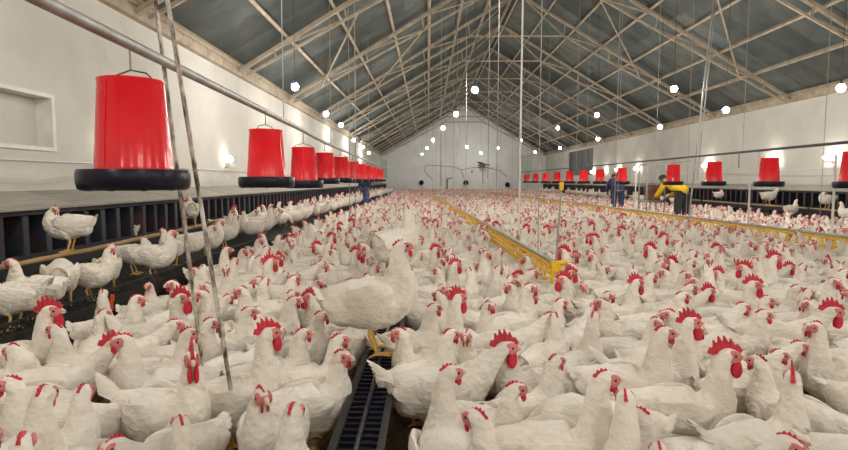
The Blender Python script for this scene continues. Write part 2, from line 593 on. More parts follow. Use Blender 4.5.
# wall lamps
bk = MB().box((0, 0, -0.075), (0.10, 0.34, 0.06)).mesh('lamp_base', M_WHITEP)
gl = MB().ball((0, 0, 0.02), (0.07, 0.30, 0.075), 12, 8).mesh('lamp_glass', M_WLAMP, True)
arm = MB().bar((0.0, 0, -0.09), (0.10, 0, -0.13), 0.03, 0.03).mesh('bracket', M_GALV)
gl2 = MB().ball((0, 0, 0.03), (0.06, 0.09, 0.06), 12, 8).mesh('lamp_glass', M_WLAMP, True)
for i, (px, py, wall) in enumerate([(831, 158, 1), (770, 161, 1), (706, 166, 1), (636, 169, 1), (617, 170, 1), (604, 171, 1), (592, 172, 1), (230, 161, -1), (117, 152, -1)]):
    X = XR - 0.12 if wall > 0 else XL + 0.11
    d = ray(px, py)
    Y = (X - CAM.x) / d.x
    p = CAM + d * Y
    r = empty('wall_lamp', p)
    if wall < 0:
        r.rotation_euler = (0, 0, PI)
    link('lamp_base', bk, r)
    link('lamp_glass', gl if wall > 0 else gl2, r)
    link('bracket', arm, r)
    lab = ('%s bright bulkhead lamp on the right wall, counting from the camera' % ('first' if i == 0 else ordinal(i))) if wall > 0 else \
        ('small lit wall lamp beside the second red feeder' if i == 7 else 'lit wall lamp peeping past the big red feeder')
    tag(r, lab, 'wall lamp', 'bulkhead lamps on the walls')


# ------------------------------------------------------------------ nest banks, slatted platforms, perches
def make_nest_bank(L=2.0):
    """front faces +X, runs along +Y from 0 to L; floor of the nests at z = .52"""
    root = empty('nest_bank')
    D = 0.48
    MB().box((-D + 0.01, L / 2, 0.64), (0.02, L, 0.64)).build('back_panel', M_NEST, root)
    MB().box((-D / 2, L / 2, 0.335), (D, L, 0.03)).build('nest_floor', M_NEST, root)
    MB().box((-0.01, L / 2, 0.42), (0.02, L, 0.16)).build('front_lip', M_NEST, root)
    MB().box((-0.012, L / 2, 0.855), (0.02, L, 0.035)).build('top_rail', M_NEST, root)
    pm = MB()
    P = [(-D + 0.02, 0.35), (-0.002, 0.35), (-0.002, 0.87), (-D + 0.02, 0.98)]
    pm.add([(x, -0.006, z) for x, z in P] + [(x, 0.006, z) for x, z in P], [(0, 1, 2, 3), (7, 6, 5, 4), (0, 4, 5, 1), (1, 5, 6, 2), (2, 6, 7, 3), (3, 7, 4, 0)])
    # folded front flange of the partition
    pm.box((0.0, 0.035, 0.66), (0.006, 0.07, 0.34))
    pmesh = pm.mesh('partition', M_NESTP)
    n = 7
    for i in range(n):
        o = link('partition', pmesh, root)
        o.location = (0, 0.012 + i * L / n, 0)
    for i in range(2):
        a = (0.05, 0.892)
        b = (-D, 1.025)
        c = ((a[0] + b[0]) / 2, (i + 0.5) * L / 2, (a[1] + b[1]) / 2)
        t = math.atan2(b[1] - a[1], a[0] - b[0])
        MB().box(c, (0.56, L / 2 - 0.012, 0.018), Matrix.Rotation(t, 3, 'Y')).build('lid_board', M_LID, root)
    for y in (0.05, L - 0.05):
        MB().box((-0.04, y, 0.16), (0.04, 0.04, 0.32)).build('leg', M_NEST, root)
        MB().box((-D + 0.04, y, 0.16), (0.04, 0.04, 0.32)).build('leg', M_NEST, root)
    return root


nest = make_nest_bank()
first = True
XNL, XNR = -3.43, 9.46
for k, y in enumerate(np.arange(2.4, 45.0, 2.0)):
    r = nest if first else copy_tree(nest)
    first = False
    r.location = (XNL, y, 0)
    r.rotation_euler = (0, 0, 0)
    tag(r, '%s dark nest box bank along the left wall from the camera' % ('first' if k == 0 else ordinal(k)), 'nest box', 'nest banks along the left wall')
for k, y in enumerate(np.arange(8.2, 45.0, 2.0)):
    r = copy_tree(nest)
    r.rotation_euler = (0, 0, PI)
    r.location = (XNR, y + 2.0, 0)
    tag(r, '%s dark nest box bank along the right wall from the camera' % ('first' if k == 0 else ordinal(k)), 'nest box', 'nest banks along the right wall')

SLAT_Z = 0.25


def platform(name, xa, xb, ya, yb, edge_s, label):
    root = empty(name, (0, 0, 0))
    g = MB()
    n = int(abs(xb - xa) / 0.042)
    for i in range(n):
        x = xa + (xb - xa) * (i + 0.5) / n
        g.box((x, (ya + yb) / 2, SLAT_Z - 0.012), (0.016, yb - ya, 0.024))
    y = ya + 0.05
    while y < min(yb, 22):
        g.box(((xa + xb) / 2, y, SLAT_Z - 0.018), (abs(xb - xa), 0.014, 0.02))
        y += 0.055 if y < 8 else 0.15
    tag(g.build('slat_grid', M_BLACK, root), kind='stuff')
    xe = xb if edge_s > 0 else xa
    MB().box((xe + edge_s * 0.012, (ya + yb) / 2, SLAT_Z - 0.03), (0.03, yb - ya, 0.09)).build('edge_rail', M_BLACK, root)
    MB().box((xe - edge_s * 0.05, (ya + yb) / 2, 0.105), (0.02, yb - ya, 0.21)).build('skirt_board', M_NEST, root)
    for y in np.arange(ya + 0.5, yb, 3.0):
        MB().box(((xa + xb) / 2, y, 0.11), (abs(xb - xa) - 0.2, 0.05, 0.22)).build('trestle', M_NEST, root)
    tag(root, label, 'platform')


platform('slatted_platform', -3.40, -2.36, 2.0, 46.4, 1, 'black plastic slatted platform before the nests by the big red feeder')
platform('slatted_platform', 8.10, 9.43, 8.2, 46.2, -1, 'black plastic slatted platform before the nests on the far side')


def mesh_lip():
    """diamond netting standing along the edge of the left platform"""
    m = MB()
    x = -2.345
    y = 2.4
    z0, z1 = SLAT_Z + 0.015, SLAT_Z + 0.085
    step = 0.045
    while y < 7.5:
        for zz in range(2):
            a, b = z0 + zz * 0.035, z0 + (zz + 1) * 0.035
            m.bar((x, y, a), (x + 0.0, y + step, b), 0.007, 0.007)
            m.bar((x, y, b), (x + 0.0, y + step, a), 0.007, 0.007)
        y += step
    m.bar((x, 2.4, z1), (x, 7.5, z1), 0.01, 0.01)
    return m


ml = mesh_lip().build('net_strip', M_BLACK)
tag(ml, 'low black diamond netting along the near platform edge', 'netting')
cl = MB()
pc = Vector((-2.312, 4.0, 0.22))
cl.box((pc.x, pc.y, 0.225), (0.03, 0.035, 0.07))
cl.box((pc.x + 0.012, pc.y + 0.01, 0.28), (0.02, 0.02, 0.05))
tag(cl.build('orange_clip', M_ORANGE), 'small orange plastic clip on the black platform edge', 'clip')


def perch(pts, r, label, group):
    n = len(pts)
    P = []
    for i in range(n - 1):
        a, b = Vector(pts[i]), Vector(pts[i + 1])
        for k in range(6):
            P.append(a.lerp(b, k / 6) + Vector((random.uniform(-1, 1), 0, random.uniform(-1, 1))) * 0.004)
    P.append(Vector(pts[-1]))
    rs = [r * random.uniform(0.9, 1.12) for _ in P]
    root = empty('perch_pole', P[0])
    o = P[0].copy()
    MB().tube([p - o for p in P], rs, 8).build('pole', M_WOOD, root, True)
    for p in (P[1], P[-2]):
        inx = -1 if p.x < 0 else 1
        MB().bar(p - o + Vector((0, 0, -0.015)), p - o + Vector((inx * (abs((XNL if p.x < 0 else XNR) - p.x) - 0.012), 0, -0.03)), 0.02, 0.02).build('bracket', M_NEST, root)
    tag(root, label, 'perch', group)


XP = -3.10
pl = [(XP - 0.02, 3.2, 0.515), (XP, 4.4, 0.50), (XP + 0.02, 5.4, 0.51), (XP, 7.7, 0.525)]
perch(pl, 0.022, 'long crooked wooden perch pole in front of the near nests', 'wooden perch poles')
perch([(XP + 0.02, 7.8, 0.56), (XP + 0.02, 9.0, 0.56)], 0.016, 'short wooden perch pole behind the rusty leaning poles', 'wooden perch poles')
perch([(XP + 0.05, 10.0, 0.52), (XP, 14.0, 0.52), (XP, 19.0, 0.52)], 0.018, 'far wooden perch pole below the row of red feeders', 'wooden perch poles')
XPR = 9.10
for i, (a, b) in enumerate([(8.4, 13.4), (13.5, 18.6), (18.8, 24.0), (24.2, 31)]):
    perch([(XPR, a, 0.48), (XPR + 0.02, (a + b) / 2, 0.47), (XPR, b, 0.48)], 0.02,
          '%s wooden perch pole along the right-hand nests from the camera' % ('first' if i == 0 else ordinal(i)), 'wooden perch poles')


# ------------------------------------------------------------------ red pan feeders
def make_feeder():
    """origin at the bottom of the pan"""
    root = empty('hanging_feeder')
    pan = [(0.0, 0.012), (0.16, 0.012), (0.178, 0.0), (0.188, 0.006), (0.193, 0.03), (0.193, 0.062), (0.188, 0.075), (0.181, 0.075), (0.178, 0.06),
           (0.172, 0.035), (0.14, 0.03), (0.06, 0.05), (0.0, 0.055)]
    p = MB().lathe(pan, 48).build('pan', M_BLACKP, root, True)
    lug = MB().box((0, 0, 0), (0.016, 0.01, 0.014)).mesh('lug', M_BLACKP)
    for k in range(10):
        o = link('lug', lug, p)
        a = 2 * PI * k / 10
        o.location = (0.165 * math.cos(a), 0.165 * math.sin(a), 0.005)
    hop = [(0.132, 0.058), (0.135, 0.075), (0.1335, 0.085), (0.112, 0.388), (0.1145, 0.392), (0.1145, 0.402), (0.109, 0.402), (0.108, 0.385), (0.128, 0.085), (0.128, 0.058)]
    MB().lathe(hop, 48).build('hopper', M_RED, root, True)
    seam = MB()
    seam.bar((0.0, 0.1335, 0.085), (0.0, 0.1125, 0.388), 0.004, 0.006)
    seam.build('seam_strip', M_RED, root)
    hang = MB()
    hang.tube([(-0.111, 0, 0.39), (-0.07, 0, 0.425), (0, 0, 0.44), (0.07, 0, 0.425), (0.111, 0, 0.39)], 0.003, 5)
    hang.build('wire_handle', M_STEEL_DK, root)
    return root


feed = make_feeder()
LF = [(at(135.5, 190, 2.09), 0), (at(267, 187.5, 3.95), 0), (at(304, 188, 5.6), 0)]
for i, (px, Y, pz) in enumerate([(325, 7.3, 184), (341, 8.9, 182.5), (353, 10.6, 183), (361, 12.3, 182.6), (367, 14.0, 182), (372.5, 15.7, 181.6), (377, 17.4, 181.5), (380, 19.0, 181.5)]):
    LF.append((at(px, pz, Y), 0))
LAB = ['large red feeder with black pan closest to the camera', 'red feeder with black pan, second along the left-hand row',
       'red feeder with black pan, third along the left-hand row']
fi = 0
PIPE_L = 1.60
FEEDERS = []
for k, (p, _) in enumerate(LF):
    r = feed if fi == 0 else copy_tree(feed)
    fi += 1
    r.location = p
    r.rotation_euler = (0, 0, random.uniform(0, 6))
    FEEDERS.append(r)
    MB().tube([(0, 0, 0.44), (0, 0, PIPE_L - p.z + 0.02)], 0.004, 5).build('hanging_cord', M_CORD, r)
    tag(r, LAB[k] if k < 3 else 'red feeder with black pan, %s along the left-hand row' % ordinal(k), 'feeder', 'red feeders hanging on the left')
PIPE_R = 1.53
for k, (px, Y) in enumerate([(853, 6.2), (768.5, 7.9), (713.5, 9.5), (673, 11.1), (621.5, 13.9), (600, 15.5), (583.5, 17.1), (569.5, 18.7), (557, 20.4), (545.5, 22.3), (535.5, 24.2), (526.6, 26.3)]):
    r = copy_tree(feed)
    for ch in list(r.children):
        if ch.name.startswith('hanging_cord'):
            bpy.data.objects.remove(ch)
    p = at(px, 187.5 if k < 3 else 184, Y)
    p.z = 1.05
    r.location = p
    r.rotation_euler = (0, 0, random.uniform(0, 6))
    FEEDERS.append(r)
    MB().tube([(0, 0, 0.44), (0, 0, PIPE_R - p.z + 0.02)], 0.004, 5).build('hanging_cord', M_CORD, r)
    tag(r, 'red feeder with black pan, %s along the right-hand row' % ('first' if k == 0 else ordinal(k)), 'feeder', 'red feeders hanging on the right')


def run_pipe(name, pts, r, m, label, cat, hangers=(), htop=None):
    root = empty(name, pts[0])
    o = Vector(pts[0])
    MB().tube([Vector(p) - o for p in pts], r, 10).build('pipe', m, root, True)
    for h in hangers:
        MB().tube([Vector(h) - o, Vector((h[0], h[1], roof_z(h[0]))) - o], 0.004, 5).build('suspension_wire', M_CORD, root)
    tag(root, label, cat)
    return root


def line_pts(L, z, y0, y1):
    P = [(p.x, p.y, z) for p in L]
    a = Vector(P[0]) - Vector(P[1])
    return [tuple(Vector(P[0]) + a * ((P[0][1] - y0) / (P[1][1] - P[0][1])))] + P + [(P[-1][0], y1, z)]


run_pipe('feeder_pipe', line_pts([p for p, _ in LF[:1]] + [p for p, _ in LF[2:]], PIPE_L + 0.03, 0.6, 24.0), 0.021, M_GALV,
         'grey overhead pipe carrying the left-hand red feeders', 'pipe', [(LF[i][0].x, LF[i][0].y + 0.5, PIPE_L + 0.03) for i in (1, 3, 5, 7)])
RP = [FEEDERS[len(LF) + i].location for i in (0, 5, 11)]
run_pipe('feeder_pipe', [(RP[0].x + 0.05, 3.0, PIPE_R + 0.03), (RP[0].x, RP[0].y, PIPE_R + 0.03), (RP[1].x, RP[1].y, PIPE_R + 0.03), (RP[2].x, 28.0, PIPE_R + 0.03)], 0.018, M_STEEL_DK,
         'dark overhead pipe carrying the right-hand red feeders', 'pipe', [(5.0, 9.0, PIPE_R + 0.03), (5.0, 12.4, PIPE_R + 0.03), (5.0, 17.8, PIPE_R + 0.03)])


# ------------------------------------------------------------------ yellow drinker lines
def drinker_line(x_of, z, y0, y1, step, label, end_bracket, yfar):
    root = empty('drinker_line', (x_of(y0), y0, 0))
    o = Vector((x_of(y0), y0, 0))
    a = Vector((x_of(y0), y0, z)) - o
    b = Vector((x_of(y1), y1, z)) - o
    up = Vector((0, 0, 1))
    d = (b - a).normalized()
    side = d.cross(up)
    MB().tube([a + up * 0.035, b + up * 0.035], 0.019, 10).build('support_pipe', M_PIPEGREY, root, True)
    MB().bar(a, b, 0.03, 0.03).build('water_pipe', M_YELLOW, root)
    if end_bracket:
        for sd in (-1, 1):
            MB().bar(a + side * sd * 0.058 - up * 0.04, b + side * sd * 0.058 - up * 0.04, 0.010, 0.022).build('guard_rail', M_YELLOW, root)
    arm = MB()
    arm.bar((0, 0.012, 0.0), (0, 0.055, -0.055), 0.014, 0.007, (1, 0, 0))
    arm.bar((0, 0.055, -0.052), (0, 0.055, -0.105), 0.014, 0.010, (1, 0, 0))
    arm.lathe([(0.0, -0.118), (0.018, -0.116), (0.027, -0.098), (0.024, -0.098), (0.016, -0.108), (0.0, -0.109)], 8, (0, 0.055, 0))
    am = arm.mesh('drip_cup', M_YELLOW)
    n = 0
    y = y0 + 0.1
    yaw = math.atan2(d.y, d.x)
    sides = (0, 1)
    while y < yfar:
        for s in sides:
            c = link('drip_cup', am, root)
            c.location = Vector((x_of(y + s * step / 2), y + s * step / 2, z)) - o
            c.rotation_euler = (0, 0, yaw + (PI if s else 0))
        y += step
    far = MB()
    while y < y1:
        for s in (-1, 1):
            p = Vector((x_of(y), y, z)) - o
            far.bar(p, p + side * s * 0.055 - up * 0.05, 0.014, 0.01)
            far.bar(p + side * s * 0.055 - up * 0.05, p + side * s * 0.055 - up * 0.11, 0.03, 0.03)
        y += step
    tag(far.build('far_drip_cups', M_YELLOW, root), kind='stuff')
    for yy in np.arange(y0 + 0.6, y1, 3.2):
        p = Vector((x_of(yy), yy, z)) - o
        MB().tube([p + up * 0.05, Vector((p.x, p.y, roof_z(x_of(yy))))], 0.004, 5).build('suspension_wire', M_CORD, root)
    if end_bracket:
        e = MB()
        e.box(a + Vector((0, -0.02, 0.01)), (0.075, 0.05, 0.075))
        e.tube([a + Vector((0.03, -0.03, 0.03)), a + Vector((0.085, -0.05, 0.045))], 0.02, 10)
        e.tube([a + Vector((-0.03, -0.03, -0.03)), a + Vector((-0.03, -0.03, -0.13))], 0.014, 8)
        e.build('end_regulator', M_YELLOW, root, True)
        MB().tube([a + Vector((0.0, -0.02, 0.05)), a + Vector((0.035, -0.0, 0.60))], 0.008, 8).build('breather_tube', M_CORD, root)
        MB().tube([a + Vector((0.035, 0, 0.60)), a + Vector((0.037, 0, 0.66))], 0.018, 8).build('breather_cap', M_YELLOW, root)
    tag(root, label, 'drinker line')


x1 = lambda y: 1.14 - 0.033 * y
x2 = lambda y: 5.05 - 0.045 * y
drinker_line(x1, 0.46, 4.35, 27.5, 0.17, 'yellow drinker line ending in a yellow regulator amid the hens', True, 16.0)
drinker_line(x2, 0.46, 3.0, 32.0, 0.20, 'yellow drinker line with grey pipe before the right-hand nests', False, 16.0)

# white standpipes on the second drinker line
for i, (px, pyb, pyt, Y) in enumerate([(834, 226, 158, 6.6), (757.5, 212, 186, 8.2), (637, 206, 168, 12.2)]):
    a, b = at(px, pyb, Y), at(px + 0.5, pyt, Y)
    a.x = b.x = x2(Y)
    a.z = 0.516
    r = empty('standpipe', a)
    MB().tube([(0, 0, 0), b - a], 0.014, 8).build('tube', M_WHITEP, r, True)
    MB().tube([b - a, b - a + Vector((0, 0, 0.04))], 0.02, 8).build('cap', M_WHITEP, r, True)
    tag(r, ['tall white standpipe on the drinker line nearest the frame edge', 'short white standpipe below the second right-hand feeder',
            'slim white standpipe before the egg tray trolley'][i], 'pipe', 'white standpipes')

# leaning rusty poles near the camera, and the grey pair on the far side
for i, (t, b, lab, Y, rad) in enumerate([((181, 83), (227, 366), 'rusty white pole leaning across the hens, right one of the pair', 2.15, 0.0085),
                                    ((166, 83), (198, 330), 'rusty white pole passing behind the big red feeder', 2.5, 0.009)]):
    A, B = at(t[0], t[1], Y), at(b[0], b[1], Y)
    d = (B - A) / (B.z - A.z)
    top = A + d * (2.35 - A.z)
    bot = A + d * (0.0 - A.z)
    r = empty('leaning_pole', bot)
    MB().tube([(0, 0, 0), top - bot], rad, 10).build('pipe', M_RUST, r, True)
    c = at(b[0], b[1], Y)
    MB().tube([(d * (0.52 + i * 0.3)), (d * (0.56 + i * 0.3))], rad * 1.5, 8).build('collar', M_RUST, r)
    MB().tube([top - bot, Vector((top.x, top.y, roof_z(top.x))) - bot], 0.003, 5).build('suspension_wire', M_STEEL_DK, r)
    tag(r, lab, 'pole', 'rusty leaning poles')
for i, (t, b) in enumerate([((703, 94), (691, 200)), ((706, 94), (697, 180))]):
    Y = 10.4
    A, B = at(t[0], t[1], Y), at(b[0], b[1], Y)
    d = (B - A) / (B.z - A.z)
    top = A + d * (roof_z(A.x) * 0.8 - A.z)
    bot = B if i else A + d * (-A.z)
    r = empty('leaning_pole', bot)
    MB().tube([(0, 0, 0), A - bot, top - bot], 0.016 if i == 0 else 0.010, 8).build('pipe', M_GALV, r, True)
    MB().tube([top - bot, Vector((top.x, top.y, roof_z(top.x))) - bot], 0.004, 5).build('suspension_wire', M_CORD, r)
    tag(r, ['tall grey winch pole leaning beside the yellow-shirted worker', 'thin grey pole leaning against the tall winch pole'][i], 'pole')

# hanging cords in the middle of the house
for i, (px, Y, zb) in enumerate([(520, 6.2, 0.5), (441, 14.0, 1.6), (488, 9.0, 1.2), (457, 20.0, 2.0), (497, 7.5, 0.9), (349, 9.0, 0.55), (355, 9.6, 0.55), (616, 10.5, 0.6)]):
    p = at(px, 150, Y)
    zt = roof_z(p.x) + 0.165
    r = empty('roof_rope', (p.x, p.y, zb))
    MB().tube([(0, 0, 0), (0.01, 0, (zt - zb) / 2), (0, 0, zt - zb)], 0.011 if i == 0 else 0.006, 6).build('line', M_WHITEP if i == 0 else M_CORD, r)
    MB().tube([(0, 0, -0.03), (0, 0, 0.03)], 0.016 if i == 0 else 0.01, 6).build('weight', M_GALV, r)
    lab = ['thick white cord hanging right of the centre drinker line', 'thin pale cord hanging over the far end of the drinker line',
           'thin pale cord hanging just left of the thick white cord', 'faint pale cord hanging near the end wall', 'thin pale cord hanging between two others mid-house',
           'grey cord under the sixth feeder, left of two', 'grey cord under the sixth feeder, right of two', 'thin pale cord hanging beside the blue-clad worker'][i]
    tag(r, lab, 'cord', 'cords hanging from the roof')

# ------------------------------------------------------------------ black feed trough through the foreground
TX, TZ = -0.235, 0.25
tr = empty('feed_trough', (TX, 1.0, 0))
Lt = 2.75
MB().box((0, Lt / 2, TZ - 0.085), (0.13, Lt, 0.012)).build('trough_floor', M_BLACK, tr)
for s in (-1, 1):
    MB().bar((s * 0.072, 0, TZ - 0.045), (s * 0.072, Lt, TZ - 0.045), 0.012, 0.09).build('side_wall', M_BLACK, tr)
    MB().bar((s * 0.08, 0, TZ + 0.002), (s * 0.08, Lt, TZ + 0.002), 0.026, 0.014).build('rim', M_BLACK, tr)
bm_ = MB().box((0, 0, TZ - 0.006), (0.15, 0.012, 0.012)).mesh('grille_bar', M_BLACKP)
for k in range(55):
    o = link('grille_bar', bm_, tr)
    o.location = (0, 0.025 + k * 0.05, 0)
MB().tube([(0, 0, TZ + 0.004), (0, Lt, TZ + 0.004)], 0.010, 8).build('guard_tube', M_BLACKP, tr)
for y in (0.3, 1.3, 2.4):
    MB().box((0, y, (TZ - 0.09) / 2), (0.05, 0.05, TZ - 0.09)).build('leg', M_BLACK, tr)
tag(tr, 'long black feed trough with barred top running under the standing hen', 'feed trough')
bn = empty('feed_bin', (-0.26, 4.62, 0))
MB().box((0, 0, 0.135), (0.26, 0.32, 0.27)).build('bin_body', M_BLACK, bn)
MB().box((0, 0, 0.28), (0.28, 0.34, 0.02)).build('lid', M_BLACKP, bn)
tag(bn, 'black feed bin under the hen sitting high in the crowd', 'feed bin')

# ------------------------------------------------------------------ conduit and cables on the left wall, back wall gear
cp = []
for k in range(520):
    t = k / 519
    y = 4.4 + t * 3.4
    z = 1.145 + 0.018 * math.sin(y * 3.2) + 0.02 * math.cos(y * 5) * (1 - t)
    a = 2 * PI * k / 6.0
    cp.append((XL + 0.035 + 0.022 * math.cos(a), y, z + 0.022 * math.sin(a)))
tag(MB().tube(cp, 0.0022, 4).build('coiled_hose', M_WHITEP), 'white coiled hose strung along the wall above the nests', 'hose')
tag(MB().tube([(XL + 0.012, y, 1.335 + 0.004 * math.sin(y)) for y in np.arange(1.0, 38, 0.5)], 0.008, 6).build('wall_conduit', M_WHITEP),
    'straight pale conduit running along the left wall', 'conduit')
tag(MB().tube([(XR - 0.012, y, 1.46 - 0.03 * abs(math.sin(y * 0.45))) for y in np.arange(6.0, 36, 0.5)], 0.008, 6).build('wall_conduit', M_WHITEP),
    'pale conduit sagging along the right wall', 'conduit')
tag(MB().tube([(XR - 0.02, y, 1.36 - 0.10 * abs(math.sin(y * 0.33))) for y in np.arange(8.0, 20, 0.4)], 0.008, 6).build('wall_cable', M_CORD),
    'drooping cable under the right wall lamps', 'cable')


def at_wall(px, py, off=0.05):
    return at(px, py, Y1 - off)


for i, (px, py) in enumerate([(422, 183), (466, 183), (507, 185)]):
    p = at_wall(px, py, 0.30)
    r = empty('wall_fan', p)
    MB().lathe([(0.10, 0.0), (0.20, 0.05), (0.22, 0.12), (0.20, 0.14), (0.17, 0.06), (0.0, 0.03)], 16).build('cowl', M_BLACKP, r, True)
    MB().ball((0, 0, 0.05), (0.06, 0.06, 0.09), 8, 6).build('motor', M_BLACKP, r, True)
    for k in range(3):
        MB().bar((0, 0, 0.10), (0.17 * math.cos(k * 2.1), 0.17 * math.sin(k * 2.1), 0.10), 0.06, 0.01).build('blade', M_STEEL_DK, r)
    MB().bar((0, 0, 0.0), (0, 0.0, -0.27), 0.05, 0.05).build('bracket', M_STEEL_DK, r)
    r.rotation_euler = (PI / 2 - 0.2, 0.0, -0.5 + 0.4 * i)
    tag(r, ['small black fan on the end wall left of the drinker line', 'small black fan on the end wall, middle of three',
            'small black fan on the end wall, rightmost of three'][i], 'fan', 'black fans on the end wall')
p = at_wall(484, 165, 0.75)
r = empty('heater', p)
MB().tube([(-0.55, 0, 0.22), (0.1, -0.05, 0.05), (0.45, 0, 0.02)], 0.05, 8).build('burner_tube', M_STEEL_DK, r, True)
MB().box((-0.1, 0, 0.0), (0.45, 0.3, 0.34), Matrix.Rotation(0.4, 3, 'Y')).build('motor_housing', M_STEEL_DK, r)
MB().lathe([(0.05, 0.0), (0.22, 0.12), (0.20, 0.12), (0.0, 0.05)], 12, (-0.35, 0, 0.12)).build('cowl', M_BLACKP, r, True)
MB().tube([(-0.05, 0, -0.1), (-0.1, 0.1, -0.7), (-0.05, 0.2, -1.6)], 0.025, 6).build('drop_hose', M_STEEL_DK, r)
MB().bar((0, 0.0, 0.0), (0, 0.745, 0.0), 0.06, 0.06).build('bracket', M_STEEL_DK, r)
tag(r, 'dark heater unit mounted high on the end wall', 'heater')
p = at_wall(472, 171, 0.08)
r = empty('warning_light', p)
MB().lathe([(0.0, -0.08), (0.09, -0.08), (0.09, 0.02), (0.06, 0.08), (0.0, 0.1)], 10).build('lens', M_YELLOW, r, True)
MB().box((0, 0.05, -0.1), (0.2, 0.06, 0.05)).build('bracket', M_STEEL_DK, r)
tag(r, 'small yellow fitting on the end wall beside the heater', 'wall fitting')
r = empty('end_wall_pipe', at_wall(447, 193, 0.06))
base = r.location.copy()
MB().tube([at_wall(447, 193, 0.06) - base, at_wall(447, 179, 0.06) - base, at_wall(452, 178, 0.06) - base], 0.05, 6).build('upright', M_STEEL_DK, r)
MB().tube([at_wall(441, 186, 0.06) - base, at_wall(441, 140, 0.06) - base], 0.025, 6).build('riser', M_STEEL_DK, r)
tag(r, 'dark bent pipe rising up the end wall', 'pipe')
r = empty('end_wall_cable', at_wall(433, 180, 0.04))
base = r.location.copy()
P = [(433, 180), (429, 176), (425, 172), (424, 168), (427, 165), (441, 166), (455, 167), (461, 170), (464, 178)]
MB().tube([at_wall(x, y, 0.04) - base for x, y in P], 0.02, 6).build('loop', M_CABLE, r)
MB().tube([at_wall(x, y, 0.04) - base for x, y in [(461, 170), (470, 168), (485, 167), (500, 171), (507, 177)]], 0.02, 6).build('run', M_CABLE, r)
tag(r, 'loose dark cable looping between the end wall fans', 'cable')
for i, (xa, xb, ya, yb) in enumerate([(381, 387, 160, 178), (518, 531, 155, 177)]):
    A, B = at_wall(xa, yb, 0.02), at_wall(xb, ya, 0.02)
    r = empty('window_%d' % (4 + i), ((A.x + B.x) / 2, A.y, A.z))
    w, h = B.x - A.x, B.z - A.z
    MB().box((0, 0, h / 2), (w, 0.03, h)).build('panel', M_GREENGL, r)
    f = MB()
    for s in (-1, 1):
        f.box((s * w / 2, -0.01, h / 2), (0.07, 0.06, h + 0.07))
        f.box((0, -0.01, h / 2 + s * h / 2), (w, 0.06, 0.07))
    f.build('frame', M_WHITEP, r)
    MB().box((0, -0.01, h / 2), (0.04, 0.05, h)).build('mullion', M_WHITEP, r)
    tag(r, None, None, None, 'structure')


# ------------------------------------------------------------------ egg trolley
T0 = at_z(652, 200, 0.0)
ty = 14.1
tx = at(652, 180, ty).x
r = empty('egg_trolley', (tx, ty, 0))
for sx in (-1, 1):
    for sy in (-1, 1):
        MB().bar((sx * 0.22, sy * 0.25, 0.08), (sx * 0.22, sy * 0.25, 1.55), 0.03, 0.03).build('upright', M_GALV, r)
        w = MB().lathe([(0.0, -0.015), (0.05, -0.015), (0.05, 0.015), (0.0, 0.015)], 10)
        w.v = [(x + sx * 0.22, z + sy * 0.25, y + 0.05) for x, y, z in w.v]
        w.build('wheel', M_BLACKP, r)
for z in (0.62, 1.54):
    for s in (-1, 1):
        MB().bar((-0.22, s * 0.25, z), (0.22, s * 0.25, z), 0.03, 0.03).build('rail', M_GALV, r)
        MB().bar((s * 0.22, -0.25, z), (s * 0.22, 0.25, z), 0.03, 0.03).build('rail', M_GALV, r)
MB().box((0, 0, 0.645), (0.46, 0.52, 0.02)).build('shelf', M_GALV, r)
MB().bar((0.22, -0.25, 1.55), (0.85, -0.2, 1.62), 0.03, 0.03).build('push_handle', M_GALV, r)
tag(r, 'grey metal trolley frame carrying egg trays by the far nests', 'trolley')
tm = MB()
tm.box((0, 0, 0), (0.30, 0.30, 0.022))
for i in range(5):
    for j in range(5):
        tm.box((-0.12 + i * 0.06, -0.12 + j * 0.06, 0.018), (0.03, 0.03, 0.016))
tmm = tm.mesh('egg_tray', M_BROWNBOARD)
for k in range(10):
    o = link('egg_tray', tmm)
    o.location = (tx + random.uniform(-0.008, 0.008), ty - 0.05 + random.uniform(-0.008, 0.008), 0.668 + k * 0.037)
    o.rotation_euler = (0, 0, random.uniform(-0.06, 0.06))
    tag(o, 'brown pulp egg tray in the trolley stack, %s from the bottom' % ('first' if k == 0 else ordinal(k)), 'egg tray', 'stacked egg trays on the trolley')


# ------------------------------------------------------------------ people
def skin_mesh(name, joints, edges, material, sub=2, root=0):
    me = bpy.data.meshes.new(name)
    me.from_pydata([j[:3] for j in joints], edges, [])
    o = bpy.data.objects.new('tmp', me)
    COL.objects.link(o)
    s = o.modifiers.new('skin', 'SKIN')
    s.use_smooth_shade = True
    if not me.skin_vertices:
        me.skin_vertices.new()
    for i, j in enumerate(joints):
        r = j[3]
        me.skin_vertices[0].data[i].radius = (r, r) if not isinstance(r, tuple) else r
        me.skin_vertices[0].data[i].use_root = (i == root)
    u = o.modifiers.new('sub', 'SUBSURF')
    u.levels = sub
    u.render_levels = sub
    dg = bpy.context.evaluated_depsgraph_get()
    m2 = bpy.data.meshes.new_from_object(o.evaluated_get(dg))
    bpy.data.objects.remove(o)
    m2.name = name
    m2.materials.clear()
    m2.materials.append(material)
    m2.polygons.foreach_set('use_smooth', [True] * len(m2.polygons))
    return m2


